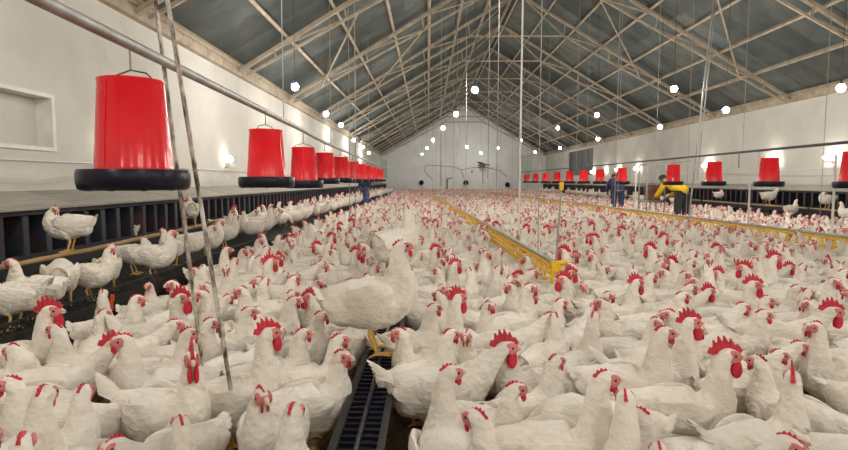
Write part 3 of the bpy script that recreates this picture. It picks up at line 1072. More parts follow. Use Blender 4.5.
def person(loc, rz, bend, shirt, trousers, label, arms='down'):
    """faces +Y; bend = forward lean of the torso in radians"""
    R = empty('person', loc, rz)
    hip = Vector((0, 0, 0.90))
    ca, sa = math.cos(bend), math.sin(bend)

    def T(x, f, h):      # torso coordinates: right, forward, up along the spine from the hip
        return Vector((x, f * ca + h * sa, hip.z + h * ca - f * sa))
    sh = 0.48
    J = []
    E = []

    def j(p, r):
        J.append((p[0], p[1], p[2], r))
        return len(J) - 1
    pel = j(hip, (0.15, 0.11))
    wa = j(T(0, 0.01, 0.18), (0.135, 0.10))
    ch = j(T(0, 0.02, 0.36), (0.16, 0.11))
    nb = j(T(0, 0.0, sh + 0.02), (0.07, 0.06))
    nk = j(T(0, 0.02, sh + 0.10), 0.05)
    hb = j(T(0, 0.05, sh + 0.16), 0.075)
    hd = j(T(0, 0.055, sh + 0.24), 0.088)
    ht = j(T(0, 0.045, sh + 0.31), 0.06)
    E += [(pel, wa), (wa, ch), (ch, nb), (nb, nk), (nk, hb), (hb, hd), (hd, ht)]
    arm_j = []
    for s in (-1, 1):
        a = j(T(s * 0.17, 0.0, sh - 0.05), 0.062)
        if arms == 'down':
            el = T(s * 0.23, -0.02, sh - 0.33)
            wr_ = T(s * 0.24, 0.10, sh - 0.56)
        else:
            S0 = T(s * 0.17, 0.0, sh - 0.05)
            el = S0 + Vector((s * 0.06, 0.14, -0.24))
            wr_ = el + Vector((-s * 0.04, 0.20, -0.12))
        dd = (wr_ - el).normalized()
        b = j(el, 0.045)
        c = j(wr_, 0.030)
        d = j(wr_ + dd * 0.08, (0.040, 0.022))
        E += [(ch, a), (a, b), (b, c), (c, d)]
        sidev = Vector((1, 0, 0))
        ft = []
        for q in range(4):
            base = wr_ + dd * 0.085 + sidev * (q - 1.5) * 0.017
            f1 = j(base + dd * 0.035, 0.009)
            f2 = j(base + dd * (0.06 + 0.006 * (q in (1, 2))) + Vector((0, 0, -0.012)), 0.007)
            E += [(d, f1), (f1, f2)]
        t1 = j(wr_ + dd * 0.05 - sidev * s * 0.035, 0.010)
        E += [(d, t1)]
        arm_j.append((a, b, c))
    leg_j = []
    for s in (-1, 1):
        a = j((s * 0.095, 0, 0.82), 0.095)
        b = j((s * 0.11, 0.03, 0.47), 0.062)
        c = j((s * 0.12, -0.01, 0.09), 0.042)
        d = j((s * 0.13, 0.12, 0.035), (0.045, 0.03))
        E += [(pel, a), (a, b), (b, c), (c, d)]
        leg_j.append((a, b, c))
    link('body', skin_mesh('body', J, E, M_SKIN), R)
    # shirt
    SJ, SE = [], []

    def sj(p, r):
        SJ.append((p[0], p[1], p[2], r))
        return len(SJ) - 1
    s0 = sj(T(0, -0.02, -0.10), (0.195, 0.155))
    s1 = sj(T(0, 0.01, 0.16), (0.175, 0.135))
    s2 = sj(T(0, 0.02, 0.36), (0.19, 0.135))
    s3 = sj(T(0, 0.0, sh), (0.10, 0.085))
    SE += [(s0, s1), (s1, s2), (s2, s3)]
    for a, b, c in arm_j:
        A, B = Vector(J[a][:3]), Vector(J[b][:3])
        k1 = sj(A, 0.085)
        k2 = sj(B, 0.065)
        Cc = Vector(J[c][:3])
        k3 = sj(B.lerp(Cc, 0.8), 0.052)
        SE += [(s2, k1), (k1, k2), (k2, k3)]
    link('shirt', skin_mesh('shirt', SJ, SE, shirt), R)
    TJ, TE = [], []

    def tj(p, r):
        TJ.append((p[0], p[1], p[2], r))
        return len(TJ) - 1
    t0 = tj((0, 0, 0.96), (0.165, 0.13))
    for a, b, c in leg_j:
        k = [tj(J[a][:3], 0.115), tj(J[b][:3], 0.085), tj(J[c][:3], 0.07)]
        TE += [(t0, k[0]), (k[0], k[1]), (k[1], k[2])]
    link('trousers', skin_mesh('trousers', TJ, TE, trousers), R)
    hm = MB()
    hc = T(0, 0.03, sh + 0.275)
    hm.ball(hc, (0.098, 0.105, 0.085), 14, 10)
    link('hair', hm.mesh('hair', M_HAIR, True), R)
    fw = T(0, 1, 0) - T(0, 0, 0)
    upv = T(0, 0, 1) - T(0, 0, 0)
    fc = T(0, 0.055, sh + 0.20)
    nose = MB().ball(fc + fw * 0.098 + upv * 0.0, (0.014, 0.018, 0.02), 8, 6)
    nose.build('nose', M_SKIN, R, True)
    for s in (-1, 1):
        MB().ball(fc + fw * 0.082 + upv * 0.035 + Vector((s * 0.034, 0, 0)), 0.011, 8, 6).build('eye', M_EYE, R, True)
        MB().ball(fc + Vector((s * 0.09, 0, 0)) + upv * 0.02, (0.012, 0.022, 0.03), 8, 6).build('ear', M_SKIN, R, True)
    MB().ball(fc + fw * 0.083 - upv * 0.045, (0.026, 0.010, 0.008), 8, 6).build('mouth', M_FACE, R, True)
    for s in (-1, 1):
        MB().ball((s * 0.128, 0.08, 0.045), (0.055, 0.145, 0.05), 12, 8).build('boot', M_BLACKP, R, True)
    tag(R, label, 'person')
    return R


yp = at(679, 190, 13.2)
person((yp.x, 13.0, 0.0), 0.28, 1.12, M_YSHIRT, M_DKTROUSER, 'person in yellow shirt bending over beside the egg trolley', 'reach')
bp = at(618, 190, 17.0)
person((bp.x, 17.0, 0.0), -0.15, 1.0, M_NAVY, M_NAVY, 'person in navy overalls stooping behind a red feeder', 'reach')
lp = at(365, 190, 21.0)
person((lp.x, 21.0, 0.0), 2.6, 0.08, M_NAVY, M_JEANS, 'person in blue trousers standing behind the left-hand feeders', 'down')



# ------------------------------------------------------------------ hens and roosters
def catmull(C, m):
    C = np.array(C, float)
    P = np.vstack([2 * C[0] - C[1], C, 2 * C[-1] - C[-2]])
    out = []
    n = len(C) - 1
    for i in range(m):
        t = i / (m - 1) * n
        k = min(int(t), n - 1)
        u = t - k
        p0, p1, p2, p3 = P[k], P[k + 1], P[k + 2], P[k + 3]
        out.append(0.5 * (2 * p1 + (p2 - p0) * u + (2 * p0 - 5 * p1 + 4 * p2 - p3) * u * u + (3 * p1 - p0 - 3 * p2 + p3) * u ** 3))
    return np.array(out)


def loft(mb, C, m=36, n=18):
    """C rows: x, y, z, half width, half height, yaw"""
    S = catmull(C, m)
    vs, fs = [], []
    for i in range(m):
        a, b = S[max(i - 1, 0)][:3], S[min(i + 1, m - 1)][:3]
        t = Vector(b - a).normalized()
        yaw = S[i][5]
        side = Vector((-math.sin(yaw), math.cos(yaw), 0))
        side = (side - t * side.dot(t)).normalized()
        up = t.cross(side)
        c = Vector(S[i][:3])
        rw, rh = max(S[i][3], 0.004), max(S[i][4], 0.004)
        for k in range(n):
            an = 2 * PI * k / n
            vs.append(c + side * rw * math.cos(an) + up * rh * math.sin(an))
    for i in range(m - 1):
        for k in range(n):
            fs.append((i * n + k, i * n + (k + 1) % n, (i + 1) * n + (k + 1) % n, (i + 1) * n + k))
    fs.append(tuple(range(n)))
    fs.append(tuple((m - 1) * n + k for k in range(n - 1, -1, -1)))
    mb.add(vs, fs)


cloud = bpy.data.textures.new('feather_lumps', 'CLOUDS')
cloud.noise_scale = 0.035
cloud.noise_depth = 3


def remeshed(mb, name, material, voxel, disp=0.006, smooth=5, decim=None):
    me = mb.mesh('tmp', material)
    o = bpy.data.objects.new('tmp', me)
    COL.objects.link(o)
    md = o.modifiers.new('r', 'REMESH')
    md.mode = 'VOXEL'
    md.voxel_size = voxel
    md.use_smooth_shade = True
    s = o.modifiers.new('s', 'SMOOTH')
    s.factor = 0.5
    s.iterations = smooth
    if disp:
        d = o.modifiers.new('d', 'DISPLACE')
        d.texture = cloud
        d.texture_coords = 'LOCAL'
        d.strength = disp * 2
        d.mid_level = 0.5
    if decim:
        dc = o.modifiers.new('c', 'DECIMATE')
        dc.ratio = decim
    dg = bpy.context.evaluated_depsgraph_get()
    m2 = bpy.data.meshes.new_from_object(o.evaluated_get(dg))
    bpy.data.objects.remove(o)
    m2.name = name
    m2.materials.clear()
    m2.materials.append(material)
    m2.polygons.foreach_set('use_smooth', [True] * len(m2.polygons))
    return m2


def blade(mb, a, b, w, nrm, sag=0.0, t=0.004, m=6):
    """one flat feather from a to b, rounded tip"""
    a, b, nrm = Vector(a), Vector(b), Vector(nrm).normalized()
    d = (b - a)
    side = d.cross(nrm).normalized()
    vs, fs = [], []
    for i in range(m):
        u = i / (m - 1)
        c = a + d * u - nrm * sag * (u * u)
        ww = w * (0.55 + 0.9 * u - 0.45 * u * u) if u < 0.8 else w * (1.0 - ((u - 0.8) / 0.2) ** 2 * 0.8)
        vs += [c - side * ww, c + nrm * t, c + side * ww, c - nrm * t]
    for i in range(m - 1):
        for k in range(4):
            fs.append((i * 4 + k, i * 4 + (k + 1) % 4, i * 4 + 4 + (k + 1) % 4, i * 4 + 4 + k))
    fs.append((0, 1, 2, 3))
    e = (m - 1) * 4
    fs.append((e + 3, e + 2, e + 1, e))
    mb.add(vs, fs)


def body_ctrl(pose, rooster):
    """returns spine control rows and the head frame (position, yaw, pitch)"""
    nl = 1.15 if rooster else 1.0
    B = [(-0.225, 0, 0.292, 0.010, 0.010, 0), (-0.195, 0, 0.275, 0.036, 0.040, 0), (-0.14, 0, 0.248, 0.070, 0.078, 0), (-0.07, 0, 0.226, 0.096, 0.102, 0),
         (0.0, 0, 0.216, 0.107, 0.113, 0), (0.06, 0, 0.222, 0.102, 0.110, 0), (0.102, 0, 0.250, 0.082, 0.092, 0)]
    kind = pose[0]
    phi = pose[1]
    c, s = math.cos(phi), math.sin(phi)
    if kind == 'up' or kind == 'tall':
        h = (0.035 if kind == 'tall' else 0.0) + (0.03 if rooster else 0)
        px = 0.118 + (0.012 if kind == 'up' else 0.0)
        N = [(px - 0.002, 0, 0.298, 0.064, 0.066, phi * 0.1), (px, 0, 0.340 + h * 0.4, 0.047, 0.049, phi * 0.35), (px, 0, 0.378 + h * 0.8, 0.037, 0.039, phi * 0.7)]
        pz = 0.408 + h
        H = [(0.004, pz, 0.031, 0.033), (0.020, pz + 0.022, 0.0285, 0.031), (0.042, pz + 0.024, 0.024, 0.026), (0.058, pz + 0.016, 0.014, 0.015)]
        N += [(px + r * c, r * s, z, w, hh, phi) for r, z, w, hh in H]
        head = Vector((px + 0.024 * c, 0.024 * s, pz + 0.020))
        return B + N, head, phi, -0.05
    if kind == 'forward':
        N = [(0.150, 0.0, 0.290, 0.063, 0.064, phi * 0.1), (0.182, 0.012 * s, 0.322, 0.046, 0.047, phi * 0.4), (0.208, 0.02 * s, 0.350, 0.037, 0.038, phi * 0.7)]
        px, pz = 0.222, 0.372
        H = [(0.004, pz, 0.031, 0.032), (0.024, pz + 0.016, 0.0285, 0.030), (0.046, pz + 0.016, 0.024, 0.025), (0.062, pz + 0.006, 0.014, 0.015)]
        N += [(px + r * c, 0.02 * s + r * s, z, w, hh, phi) for r, z, w, hh in H]
        return B + N, Vector((px + 0.026 * c, 0.02 * s + 0.026 * s, pz + 0.014)), phi, 0.05
    if kind == 'low':
        N = [(0.160, 0, 0.250, 0.058, 0.06, 0), (0.20, 0, 0.225, 0.044, 0.045, phi * 0.5), (0.228, 0, 0.19, 0.036, 0.037, phi)]
        px, pz = 0.240, 0.16
        H = [(0.0, pz, 0.031, 0.032), (0.012, pz - 0.024, 0.0285, 0.030), (0.022, pz - 0.044, 0.022, 0.023), (0.026, pz - 0.058, 0.013, 0.013)]
        N += [(px + r * c, r * s, z, w, hh, phi) for r, z, w, hh in H]
        return B + N, Vector((px + 0.012 * c, 0.012 * s, pz - 0.022)), phi, 1.1
    # tucked: short neck, head laid back
    N = [(0.112, 0, 0.290, 0.068, 0.068, phi * 0.1), (0.108, 0, 0.322, 0.054, 0.055, phi * 0.4), (0.10, 0, 0.345, 0.042, 0.043, phi * 0.8)]
    px, pz = 0.10, 0.362
    H = [(0.006, pz, 0.033, 0.034), (0.022, pz + 0.006, 0.0285, 0.030), (0.040, pz + 0.002, 0.024, 0.025), (0.055, pz - 0.008, 0.014, 0.014)]
    N += [(px + r * c, r * s, z, w, hh, phi) for r, z, w, hh in H]
    return B + N, Vector((px + 0.024 * c, 0.024 * s, pz + 0.003)), phi, 0.15


def comb_mesh(name, L, H, teeth, lean, lod=False):
    """serrated single comb in head coordinates (x forward, z up)"""
    n = teeth * (2 if lod else 6) + 1
    rows = 3
    vs, fs = [], []
    for i in range(n):
        u = i / (n - 1)
        env = math.sin(PI * min(1, 0.06 + u * 0.94)) ** 0.55 * (0.75 + 0.35 * math.sin(PI * (1 - u)))
        th = 0.5 - 0.5 * math.cos(2 * PI * u * teeth)
        h = H * env * (0.58 + 0.42 * th)
        x = L * (0.5 - u) - 0.004
        zb = 0.022 - 0.35 * (x / 0.03) ** 2 * 0.012
        if u > 0.8:
            h *= 0.8
        for r in range(rows):
            v = r / (rows - 1)
            w = (0.0085 if H > 0.03 else 0.0075) * (1 - 0.72 * v)
            y0 = lean * v * v * h
            fan = (x - 0.0) * 0.35 * v
            z = zb - 0.006 + (h + 0.006) * v
            vs += [(x + fan - 0.25 * h * v, y0 - w, z), (x + fan - 0.25 * h * v, y0 + w, z)]
    q = rows * 2
    for i in range(n - 1):
        for r in range(rows - 1):
            a = i * q + r * 2
            fs.append((a, a + 2, a + q + 2, a + q))
            fs.append((a + 1, a + q + 1, a + q + 3, a + 3))
        a = i * q + (rows - 1) * 2
        fs.append((a, a + 1, a + q + 1, a + q))
    for a in (0, (n - 1) * q):
        for r in range(rows - 1):
            fs.append((a + r * 2, a + r * 2 + 1, a + r * 2 + 3, a + r * 2 + 2))
    return MB().add(vs, fs).mesh(name, M_COMB, True)


def wattle_mesh(name, s, side, lod=False):
    m = MB()
    n, k = (6, 4) if lod else (12, 10)
    m.ball((0, 0, 0), (0.011 * s, 0.0055 * s, 0.020 * s), n, k)
    out = []
    for x, y, z in m.v:
        t = (z / (0.020 * s) + 1) / 2
        w = 1.15 - 0.55 * t
        out.append((x * w + 0.032 - 0.004 * (1 - t), y * w + side * (0.009 + 0.001 * s), z - 0.014 - 0.015 * s))
    m.v = out
    return m.mesh(name, M_COMB, True)


def face_mesh(name, s, lod=False):
    m = MB()
    n, k = (5, 3) if lod else (12, 8)
    for sd in (-1, 1):
        m.ball((0.018, sd * 0.0185, 0.002), (0.023 * s, 0.0085, 0.019 * s), n, k)
    m.ball((0.034, 0, 0.0), (0.014, 0.017, 0.015), n, k)
    return m.mesh(name, M_FACE, True)


def beak_mesh(name):
    m = MB()
    m.tube([(0.040, 0, 0.004), (0.052, 0, 0.002), (0.059, 0, -0.003), (0.063, 0, -0.009)], [0.009, 0.007, 0.0045, 0.001], 8)
    m.tube([(0.040, 0, -0.006), (0.052, 0, -0.009), (0.060, 0, -0.011)], [0.008, 0.006, 0.001], 8)
    return m.mesh(name, M_BEAK, True)


def eye_mesh(side):
    return MB().ball((0.022, side * 0.0255, 0.006), (0.0052, 0.003, 0.0052), 10, 6).mesh('eye', M_EYE, True)


def leg_mesh(side):
    m = MB()
    y = side * 0.055
    m.tube([(-0.015, y, 0.135), (-0.030, y, 0.095), (-0.012, y, 0.03), (-0.008, y, 0.008)], [0.014, 0.009, 0.0075, 0.009], 8)
    for a, L in ((-0.45, 0.048), (0.0, 0.058), (0.45, 0.048), (PI, 0.026)):
        c, s = math.cos(a), math.sin(a)
        P = [(-0.008, y, 0.012), (-0.008 + c * L * 0.55, y + s * L * 0.55, 0.010), (-0.008 + c * L, y + s * L, 0.006), (-0.008 + c * (L + 0.014), y + s * (L + 0.014), 0.002)]
        m.tube(P, [0.0075, 0.006, 0.005, 0.0012], 6)
    return m.mesh('leg', M_LEG, True)


def wing_mesh(side):
    m = MB()
    # folded wing: covert shell with the flight feathers stacked below and behind it
    C = [(0.085, side * 0.078, 0.262, 0.012, 0.022, 0), (0.055, side * 0.099, 0.258, 0.016, 0.048, 0), (0.0, side * 0.104, 0.254, 0.015, 0.060, 0),
         (-0.06, side * 0.095, 0.255, 0.013, 0.052, 0), (-0.11, side * 0.076, 0.262, 0.009, 0.034, 0), (-0.14, side * 0.060, 0.268, 0.004, 0.012, 0)]
    loft(m, C, 14, 10)
    for i in range(7):
        t = i / 6
        a = (-0.01 - 0.02 * t, side * (0.107 - 0.006 * t), 0.222 + 0.055 * t)
        b = (-0.165 - 0.035 * math.sin(PI * (0.2 + 0.7 * t)), side * (0.062 - 0.014 * t), 0.232 + 0.050 * t)
        blade(m, a, b, 0.017, (0.25, side, 0.15 + 0.5 * t), t=0.003)
    for i in range(5):
        t = i / 4
        a = (0.04, side * 0.113, 0.228 + 0.055 * t)
        b = (-0.055, side * 0.105, 0.222 + 0.062 * t)
        blade(m, a, b, 0.017, (0.08, side, 0.1 + 0.5 * t), t=0.003, m=5)
    return m.mesh('wing', M_FEATHER, True)


def tail_mesh(rooster):
    m = MB()
    n = 9 if rooster else 7
    for i in range(n):
        t = i / (n - 1) * 2 - 1
        L = (0.13 if rooster else 0.075) * (1 - 0.25 * t * t)
        a = (-0.165, 0.022 * t, 0.272)
        b = (-0.175 - L * 0.85, 0.040 * t, 0.292 + L * (0.7 if rooster else 0.26) - 0.03 * t * t)
        blade(m, a, b, 0.016, (0.3, 0.7 * t, 0.9), sag=-0.008 if not rooster else 0.02, t=0.003)
    return m.mesh('tail', M_FEATHER, True)


def head_matrix(head, yaw, pitch):
    return Matrix.Translation(head) @ Matrix.Rotation(yaw, 4, 'Z') @ Matrix.Rotation(pitch, 4, 'Y')


HEAD = {}
for rk, (cl, ch_, nt, ws, fs_) in {'hen': (0.052, 0.0165, 5, 0.85, 1.1), 'rooster': (0.090, 0.050, 6, 1.85, 1.25)}.items():
    HEAD[rk] = dict(comb=comb_mesh('comb', cl, ch_, nt, 0.10), wl=wattle_mesh('wattle', ws, -1), wr=wattle_mesh('wattle', ws, 1), face=face_mesh('face', fs_),
                    comb_l=comb_mesh('comb', cl, ch_, nt, 0.1, True), wl_l=wattle_mesh('wattle', ws, 0, True), face_l=face_mesh('face', fs_, True))
BEAK = beak_mesh('beak')
EYES = {s: eye_mesh(s) for s in (-1, 1)}
LEGS = {s: leg_mesh(s) for s in (-1, 1)}
WINGS = {s: wing_mesh(s) for s in (-1, 1)}
TAILS = {'hen': tail_mesh(False), 'rooster': tail_mesh(True)}

POSES = {'up0': ('up', 0.0), 'upL': ('up', 0.8), 'upR': ('up', -0.8), 'tall0': ('tall', 0.25), 'tallL': ('tall', 1.2), 'tallR': ('tall', -1.2),
         'fwd0': ('forward', 0.0), 'fwdL': ('forward', 0.7), 'fwdR': ('forward', -0.7), 'low': ('low', 0.3), 'tuck': ('tuck', 2.3)}
VAR = {}


def variant(kind, pose):
    key = (kind, pose)
    if key in VAR:
        return VAR[key]
    C, head, yaw, pitch = body_ctrl(POSES[pose], kind == 'rooster')
    mb = MB()
    loft(mb, C, 44, 20)
    for s in (-1, 1):       # feathered thighs
        loft(mb, [(0.01, s * 0.05, 0.22, 0.055, 0.06, 0), (0.005, s * 0.058, 0.17, 0.046, 0.052, 0), (-0.012, s * 0.057, 0.128, 0.024, 0.028, 0), (-0.02, s * 0.056, 0.112, 0.012, 0.013, 0)], 8, 12)
    # fluff below the tail
    mb.ball((-0.12, 0, 0.205), (0.075, 0.075, 0.075), 14, 10)
    hi = remeshed(mb, 'body', M_FEATHER, 0.0085, 0.006, 4)
    lo = remeshed(mb, 'body', M_FEATHER, 0.016, 0.006, 2, 0.085)
    VAR[key] = dict(body=hi, lo=lo, head=head_matrix(head, yaw, pitch), hp=head, yaw=yaw)
    return VAR[key]


HENS = []       # every placed bird: x, y, z, heading, scale, kind, pose, pitch, name for landmarks


def solid(kind):
    return 0.10 * (1.1 if kind == 'rooster' else 1.0)


GRID = {}


def spots(x, y, h, s):
    c, sn = math.cos(h), math.sin(h)
    return [(x + c * d * s, y + sn * d * s) for d in (0.07, -0.07)]


def clear(x, y, h, s, gap):
    for px, py in spots(x, y, h, s):
        gx, gy = int(px // 0.3), int(py // 0.3)
        for i in (-1, 0, 1):
            for j in (-1, 0, 1):
                for qx, qy in GRID.get((gx + i, gy + j), ()):
                    if (qx - px) ** 2 + (qy - py) ** 2 < gap * gap:
                        return False
    return True


def occupy(x, y, h, s):
    for px, py in spots(x, y, h, s):
        GRID.setdefault((int(px // 0.3), int(py // 0.3)), []).append((px, py))


def put(x, y, z, heading, scale, kind, pose, pitch=0.0, name=None, label=None):
    HENS.append(dict(x=x, y=y, z=z, h=heading, s=scale, kind=kind, pose=pose, pitch=pitch, name=name, label=label))
    occupy(x, y, heading, scale)


DEG = math.radians


def by_head(px, py, heading, kind='hen', pose='up0', scale=1.0, z=0.0, name=None, label=None, pitch=0.0):
    """stand a bird so that its head is at the sighted spot; heading in degrees, 0 = to the right, 90 = away from the camera"""
    if kind == 'rooster':
        scale *= 1.09
    hp = Vector(body_ctrl(POSES[pose], kind == 'rooster')[1]) * scale
    h = DEG(heading) - (0.9 * math.atan((px - 424) / F_PX) if px > 424 else 0.0)     # headings are noted side-on to the line of sight
    p = at_z(px, py, z + hp.z)
    x = p.x - (math.cos(h) * hp.x - math.sin(h) * hp.y)
    y = p.y - (math.sin(h) * hp.x + math.cos(h) * hp.y)
    put(x, y, z, h, scale, kind, pose, pitch, name, label)


# --- the birds one can single out in the photograph
HX, HY = TX, at(372, 350, 1.0).y
hero_y = 2.78
put(TX - 0.01, hero_y, TZ + 0.012, DEG(6), 1.2, 'hen', 'up0', -0.13, 'the hen on the trough', 'large white hen standing on the black feed trough, facing right')
put(-0.26, 4.62, 0.292, DEG(58), 1.36, 'hen', 'upL', 0.0, 'the hen on the bin', 'big white hen seen from behind, perched high behind the trough hen')
R_ = 'rooster'
by_head(50, 312, 15, R_, 'up0', 1.0, 0, 'the wattled rooster by the netting', 'rooster with long wattles and full white breast beside the black netting')
by_head(74, 326, 165, 'hen', 'up0', 1.0, 0, None, 'hen facing left tucked beside the long-wattled rooster')
by_head(118, 345, 25, R_, 'fwd0', 0.95, 0, 'the spiky-combed rooster', 'rooster with ragged spiky comb at the bottom, left of the rusty poles')
by_head(164, 331, 20, 'hen', 'fwd0', 1.0, 0, None, 'hen stretching her neck right, between two roosters by the poles')
by_head(182, 299, -10, R_, 'up0', 0.98, 0, 'the round-combed rooster by the poles', 'rooster with round red comb right behind the rusty poles')
by_head(138, 300, 10, 'hen', 'up0', 1.0, 0, None, 'hen facing right below the platform edge, left of a round-combed rooster')
by_head(198, 357, -15, R_, 'upR', 0.95, 0, 'the rooster between the poles', 'rooster with blazing red comb low between the rusty poles')
by_head(196, 333, 10, 'hen', 'up0', 1.0, 0, None, 'hen just behind the rooster between the rusty poles')
by_head(276, 334, 20, R_, 'tall0', 0.92, 0, 'the upright rooster left of the trough', 'rooster with tall spiky upright comb left of the trough')
by_head(248, 313, 20, 'hen', 'up0', 1.0, 0, None, 'hen right of the poles, behind the tall-combed rooster')
by_head(208, 322, 5, 'hen', 'up0', 1.0, 0, None, 'hen with red face peeping between the two rusty poles')
by_head(292, 304, 30, 'hen', 'up0', 1.0, 0, None, 'hen above and right of the tall-combed rooster')
by_head(306, 337, 25, 'hen', 'up0', 0.95, 0, None, 'hen under the trough hen, leftmost of three facing right')
by_head(326, 341, 25, 'hen', 'up0', 0.95, 0, None, 'hen under the trough hen, middle of three facing right')
by_head(337, 356, 25, 'hen', 'upR', 0.95, 0, None, 'hen under the trough hen, lowest of three facing right')
by_head(320, 318, 15, 'hen', 'up0', 0.98, 0, None, 'hen right below the tail of the trough hen')
by_head(397, 332, 200, 'hen', 'up0', 0.95, 0, None, 'hen facing left, right beside the black trough')
by_head(425, 312, 20, 'hen', 'up0', 1.0, 0, None, 'hen facing right just beyond the trough')
by_head(406, 288, 200, 'hen', 'up0', 1.0, 0, None, 'hen in front of the breast of the trough hen')
by_head(438, 333, 30, 'hen', 'up0', 0.98, 0, None, 'hen with pale comb left of the arch-combed rooster')
by_head(457, 303, 25, R_, 'tall0', 0.95, 0, 'the tall rooster right of the trough', 'tall rooster with dark swept comb right of the trough')
by_head(491, 341, 15, R_, 'fwd0', 1.0, 0, 'the arch-combed rooster', 'rooster with broad arching comb stretching right at the bottom centre')
by_head(508, 352, 190, 'hen', 'up0', 0.95, 0, None, 'small hen facing the arch-combed rooster')
by_head(551, 318, 20, 'hen', 'fwd0', 1.02, 0, None, 'hen stretching right below the yellow regulator')
by_head(552, 357, 40, 'hen', 'up0', 0.92, 0, None, 'hen low at the bottom below the yellow regulator')
by_head(591, 318, 60, 'hen', 'tall0', 0.98, 0, 'the long-necked hen', 'long-necked hen standing upright, facing a turned-away hen')
by_head(598, 304, 190, 'hen', 'up0', 1.0, 0, None, 'hen facing left, behind the long-necked hen')
by_head(690, 323, 10, R_, 'tall0', 0.92, 0, 'the round-wattled rooster', 'rooster with spiky comb and round wattle among the right-hand hens')
by_head(727, 356, 15, R_, 'up0', 0.95, 0, 'the low rooster', 'rooster with tilted comb at the bottom, right of the round-wattled one')
put(0.62, 1.95, 0.0, DEG(160), 1.06, 'hen', 'low', 0.0, 'the ruffled hen', 'broad ruffled hen with head down at the bottom right of centre')
by_head(668, 314, 160, 'hen', 'upL', 1.0, 0, None, 'hen left of the round-wattled rooster, facing left')
by_head(682, 297, 20, 'hen', 'up0', 1.0, 0, None, 'hen behind the round-wattled rooster')
by_head(762, 317, 15, 'hen', 'up0', 1.0, 0, 'the paired hens', 'front one of two hens side by side right of the round-wattled rooster')
by_head(771, 303, 15, 'hen', 'up0', 1.0, 0, None, 'rear one of two hens side by side right of the round-wattled rooster')
by_head(797, 347, 25, 'hen', 'fwd0', 0.95, 0, None, 'hen under the dark-combed rooster, facing right')
by_head(827, 311, 20, R_, 'fwd0', 1.0, 0, 'the dark-combed rooster', 'rooster with dark red comb stretching right near the frame edge')
by_head(798, 290, 10, 'hen', 'up0', 1.0, 0, None, 'hen behind the dark-combed rooster')
by_head(757, 362, 150, 'hen', 'up0', 0.93, 0, None, 'hen cut low at the bottom between two roosters')
by_head(775, 259, 20, R_, 'up0', 1.0, 0, 'the rooster near the second line', 'rooster with flat comb below the right-hand yellow drinker line')
by_head(717, 249, 30, R_, 'fwd0', 1.0, 0, 'the red-combed rooster midway', 'rooster with large comb midway between the two yellow lines')
by_head(650, 249, 150, R_, 'up0', 1.0, 0, 'the rooster left of midway', 'rooster facing left amid the right-hand crowd')
by_head(664, 238, 30, R_, 'up0', 1.0, 0, None, 'rooster facing right amid the right-hand crowd')
by_head(563, 252, 160, R_, 'up0', 1.0, 0, 'the rooster right of the regulator', 'rooster facing left beside the yellow regulator')
by_head(271, 262, 30, R_, 'up0', 0.98, 0, 'the rooster under the second feeder', 'rooster under the second red feeder by the platform edge')
by_head(316, 246, 190, R_, 'fwd0', 0.95, 0, 'the rooster below the third feeder', 'rooster facing left below the third red feeder')
by_head(333, 237, 20, R_, 'up0', 0.95, 0, None, 'rooster facing right below the fourth red feeder')
by_head(374, 268, 15, 'hen', 'up0', 1.0, 0, None, 'hen close behind the back of the trough hen')
by_head(408, 272, 160, 'hen', 'up0', 1.0, 0, None, 'hen facing left past the head of the trough hen')
by_head(392, 266, 200, 'hen', 'upR', 1.0, 0, None, 'hen between the trough hen and the high-perched hen')
by_head(362, 245, 190, 'hen', 'fwd0', 1.05, 0, None, 'hen facing left just behind the trough hen')
by_head(437, 223, 30, R_, 'up0', 0.95, 0, 'the rooster left of the centre line', 'rooster left of the centre drinker line')
by_head(436, 250, 15, R_, 'tall0', 0.9, 0, None, 'second rooster left of the centre drinker line, nearer')
for px, py, hd in [(352, 222, 20), (495, 225, 170), (527, 228, 10), (592, 226, 30), (622, 230, 170), (742, 268, 170), (566, 281, 200), (640, 283, 30)]:
    by_head(px, py, hd, R_, 'up0', 0.93)

# --- perched and platform birds
def near_left(x, y, z, hd, pose, s, label, kind='hen', name=None):
    put(x, y, z, DEG(hd), s, kind, pose, 0.0, name, label)


SZ = SLAT_Z + 0.001


def sighted(px, py, z, hd, pose, s, label, kind='hen'):
    """stand a bird with its feet at the sighted spot on a surface of height z"""
    p = at_z(px, py, z)
    put(p.x, p.y, z, DEG(hd), s, kind, pose, 0.0, None, label)


put(-3.10, 4.78, 0.522, DEG(195), 1.0, 'hen', 'tuck', 0.0, None, 'hen roosting on the crooked perch pole with head tucked in')
put(-3.09, 7.25, 0.54, DEG(120), 1.0, 'hen', 'tuck', 0.0, None, 'hen seen from behind on the far end of the crooked perch')
put(-3.58, 6.55, 0.351, DEG(170), 0.85, 'hen', 'up0', 0.0, None, 'hen half hidden inside a dark nest')
sighted(156, 280, SZ, 6, 'up0', 0.97, 'hen standing on the platform edge, facing right, left of the poles')
sighted(62, 308, SZ, 120, 'low', 1.0, 'plump hen seen from behind on the platform by the netting')
sighted(38, 318, SZ, 195, 'up0', 0.85, 'hen with raised neck facing left under the crooked perch')
sighted(12, 330, SZ, 185, 'up0', 0.88, 'rooster with floppy comb on the platform at the frame edge', 'rooster')
sighted(92, 300, SZ, 20, 'up0', 0.85, 'hen facing right beneath the roosting hen')
sighted(108, 292, SZ, 110, 'fwd0', 0.88, 'hen turning away on the platform near the perch')
sighted(136, 274, SZ, 10, 'tuck', 0.88, 'hen on the platform just behind the one on its edge')
sighted(172, 266, SZ, 150, 'up0', 0.85, 'hen facing left on the platform behind the poles')
sighted(190, 262, SZ, 20, 'fwd0', 0.95, 'hen stretching right on the platform between the rusty poles')
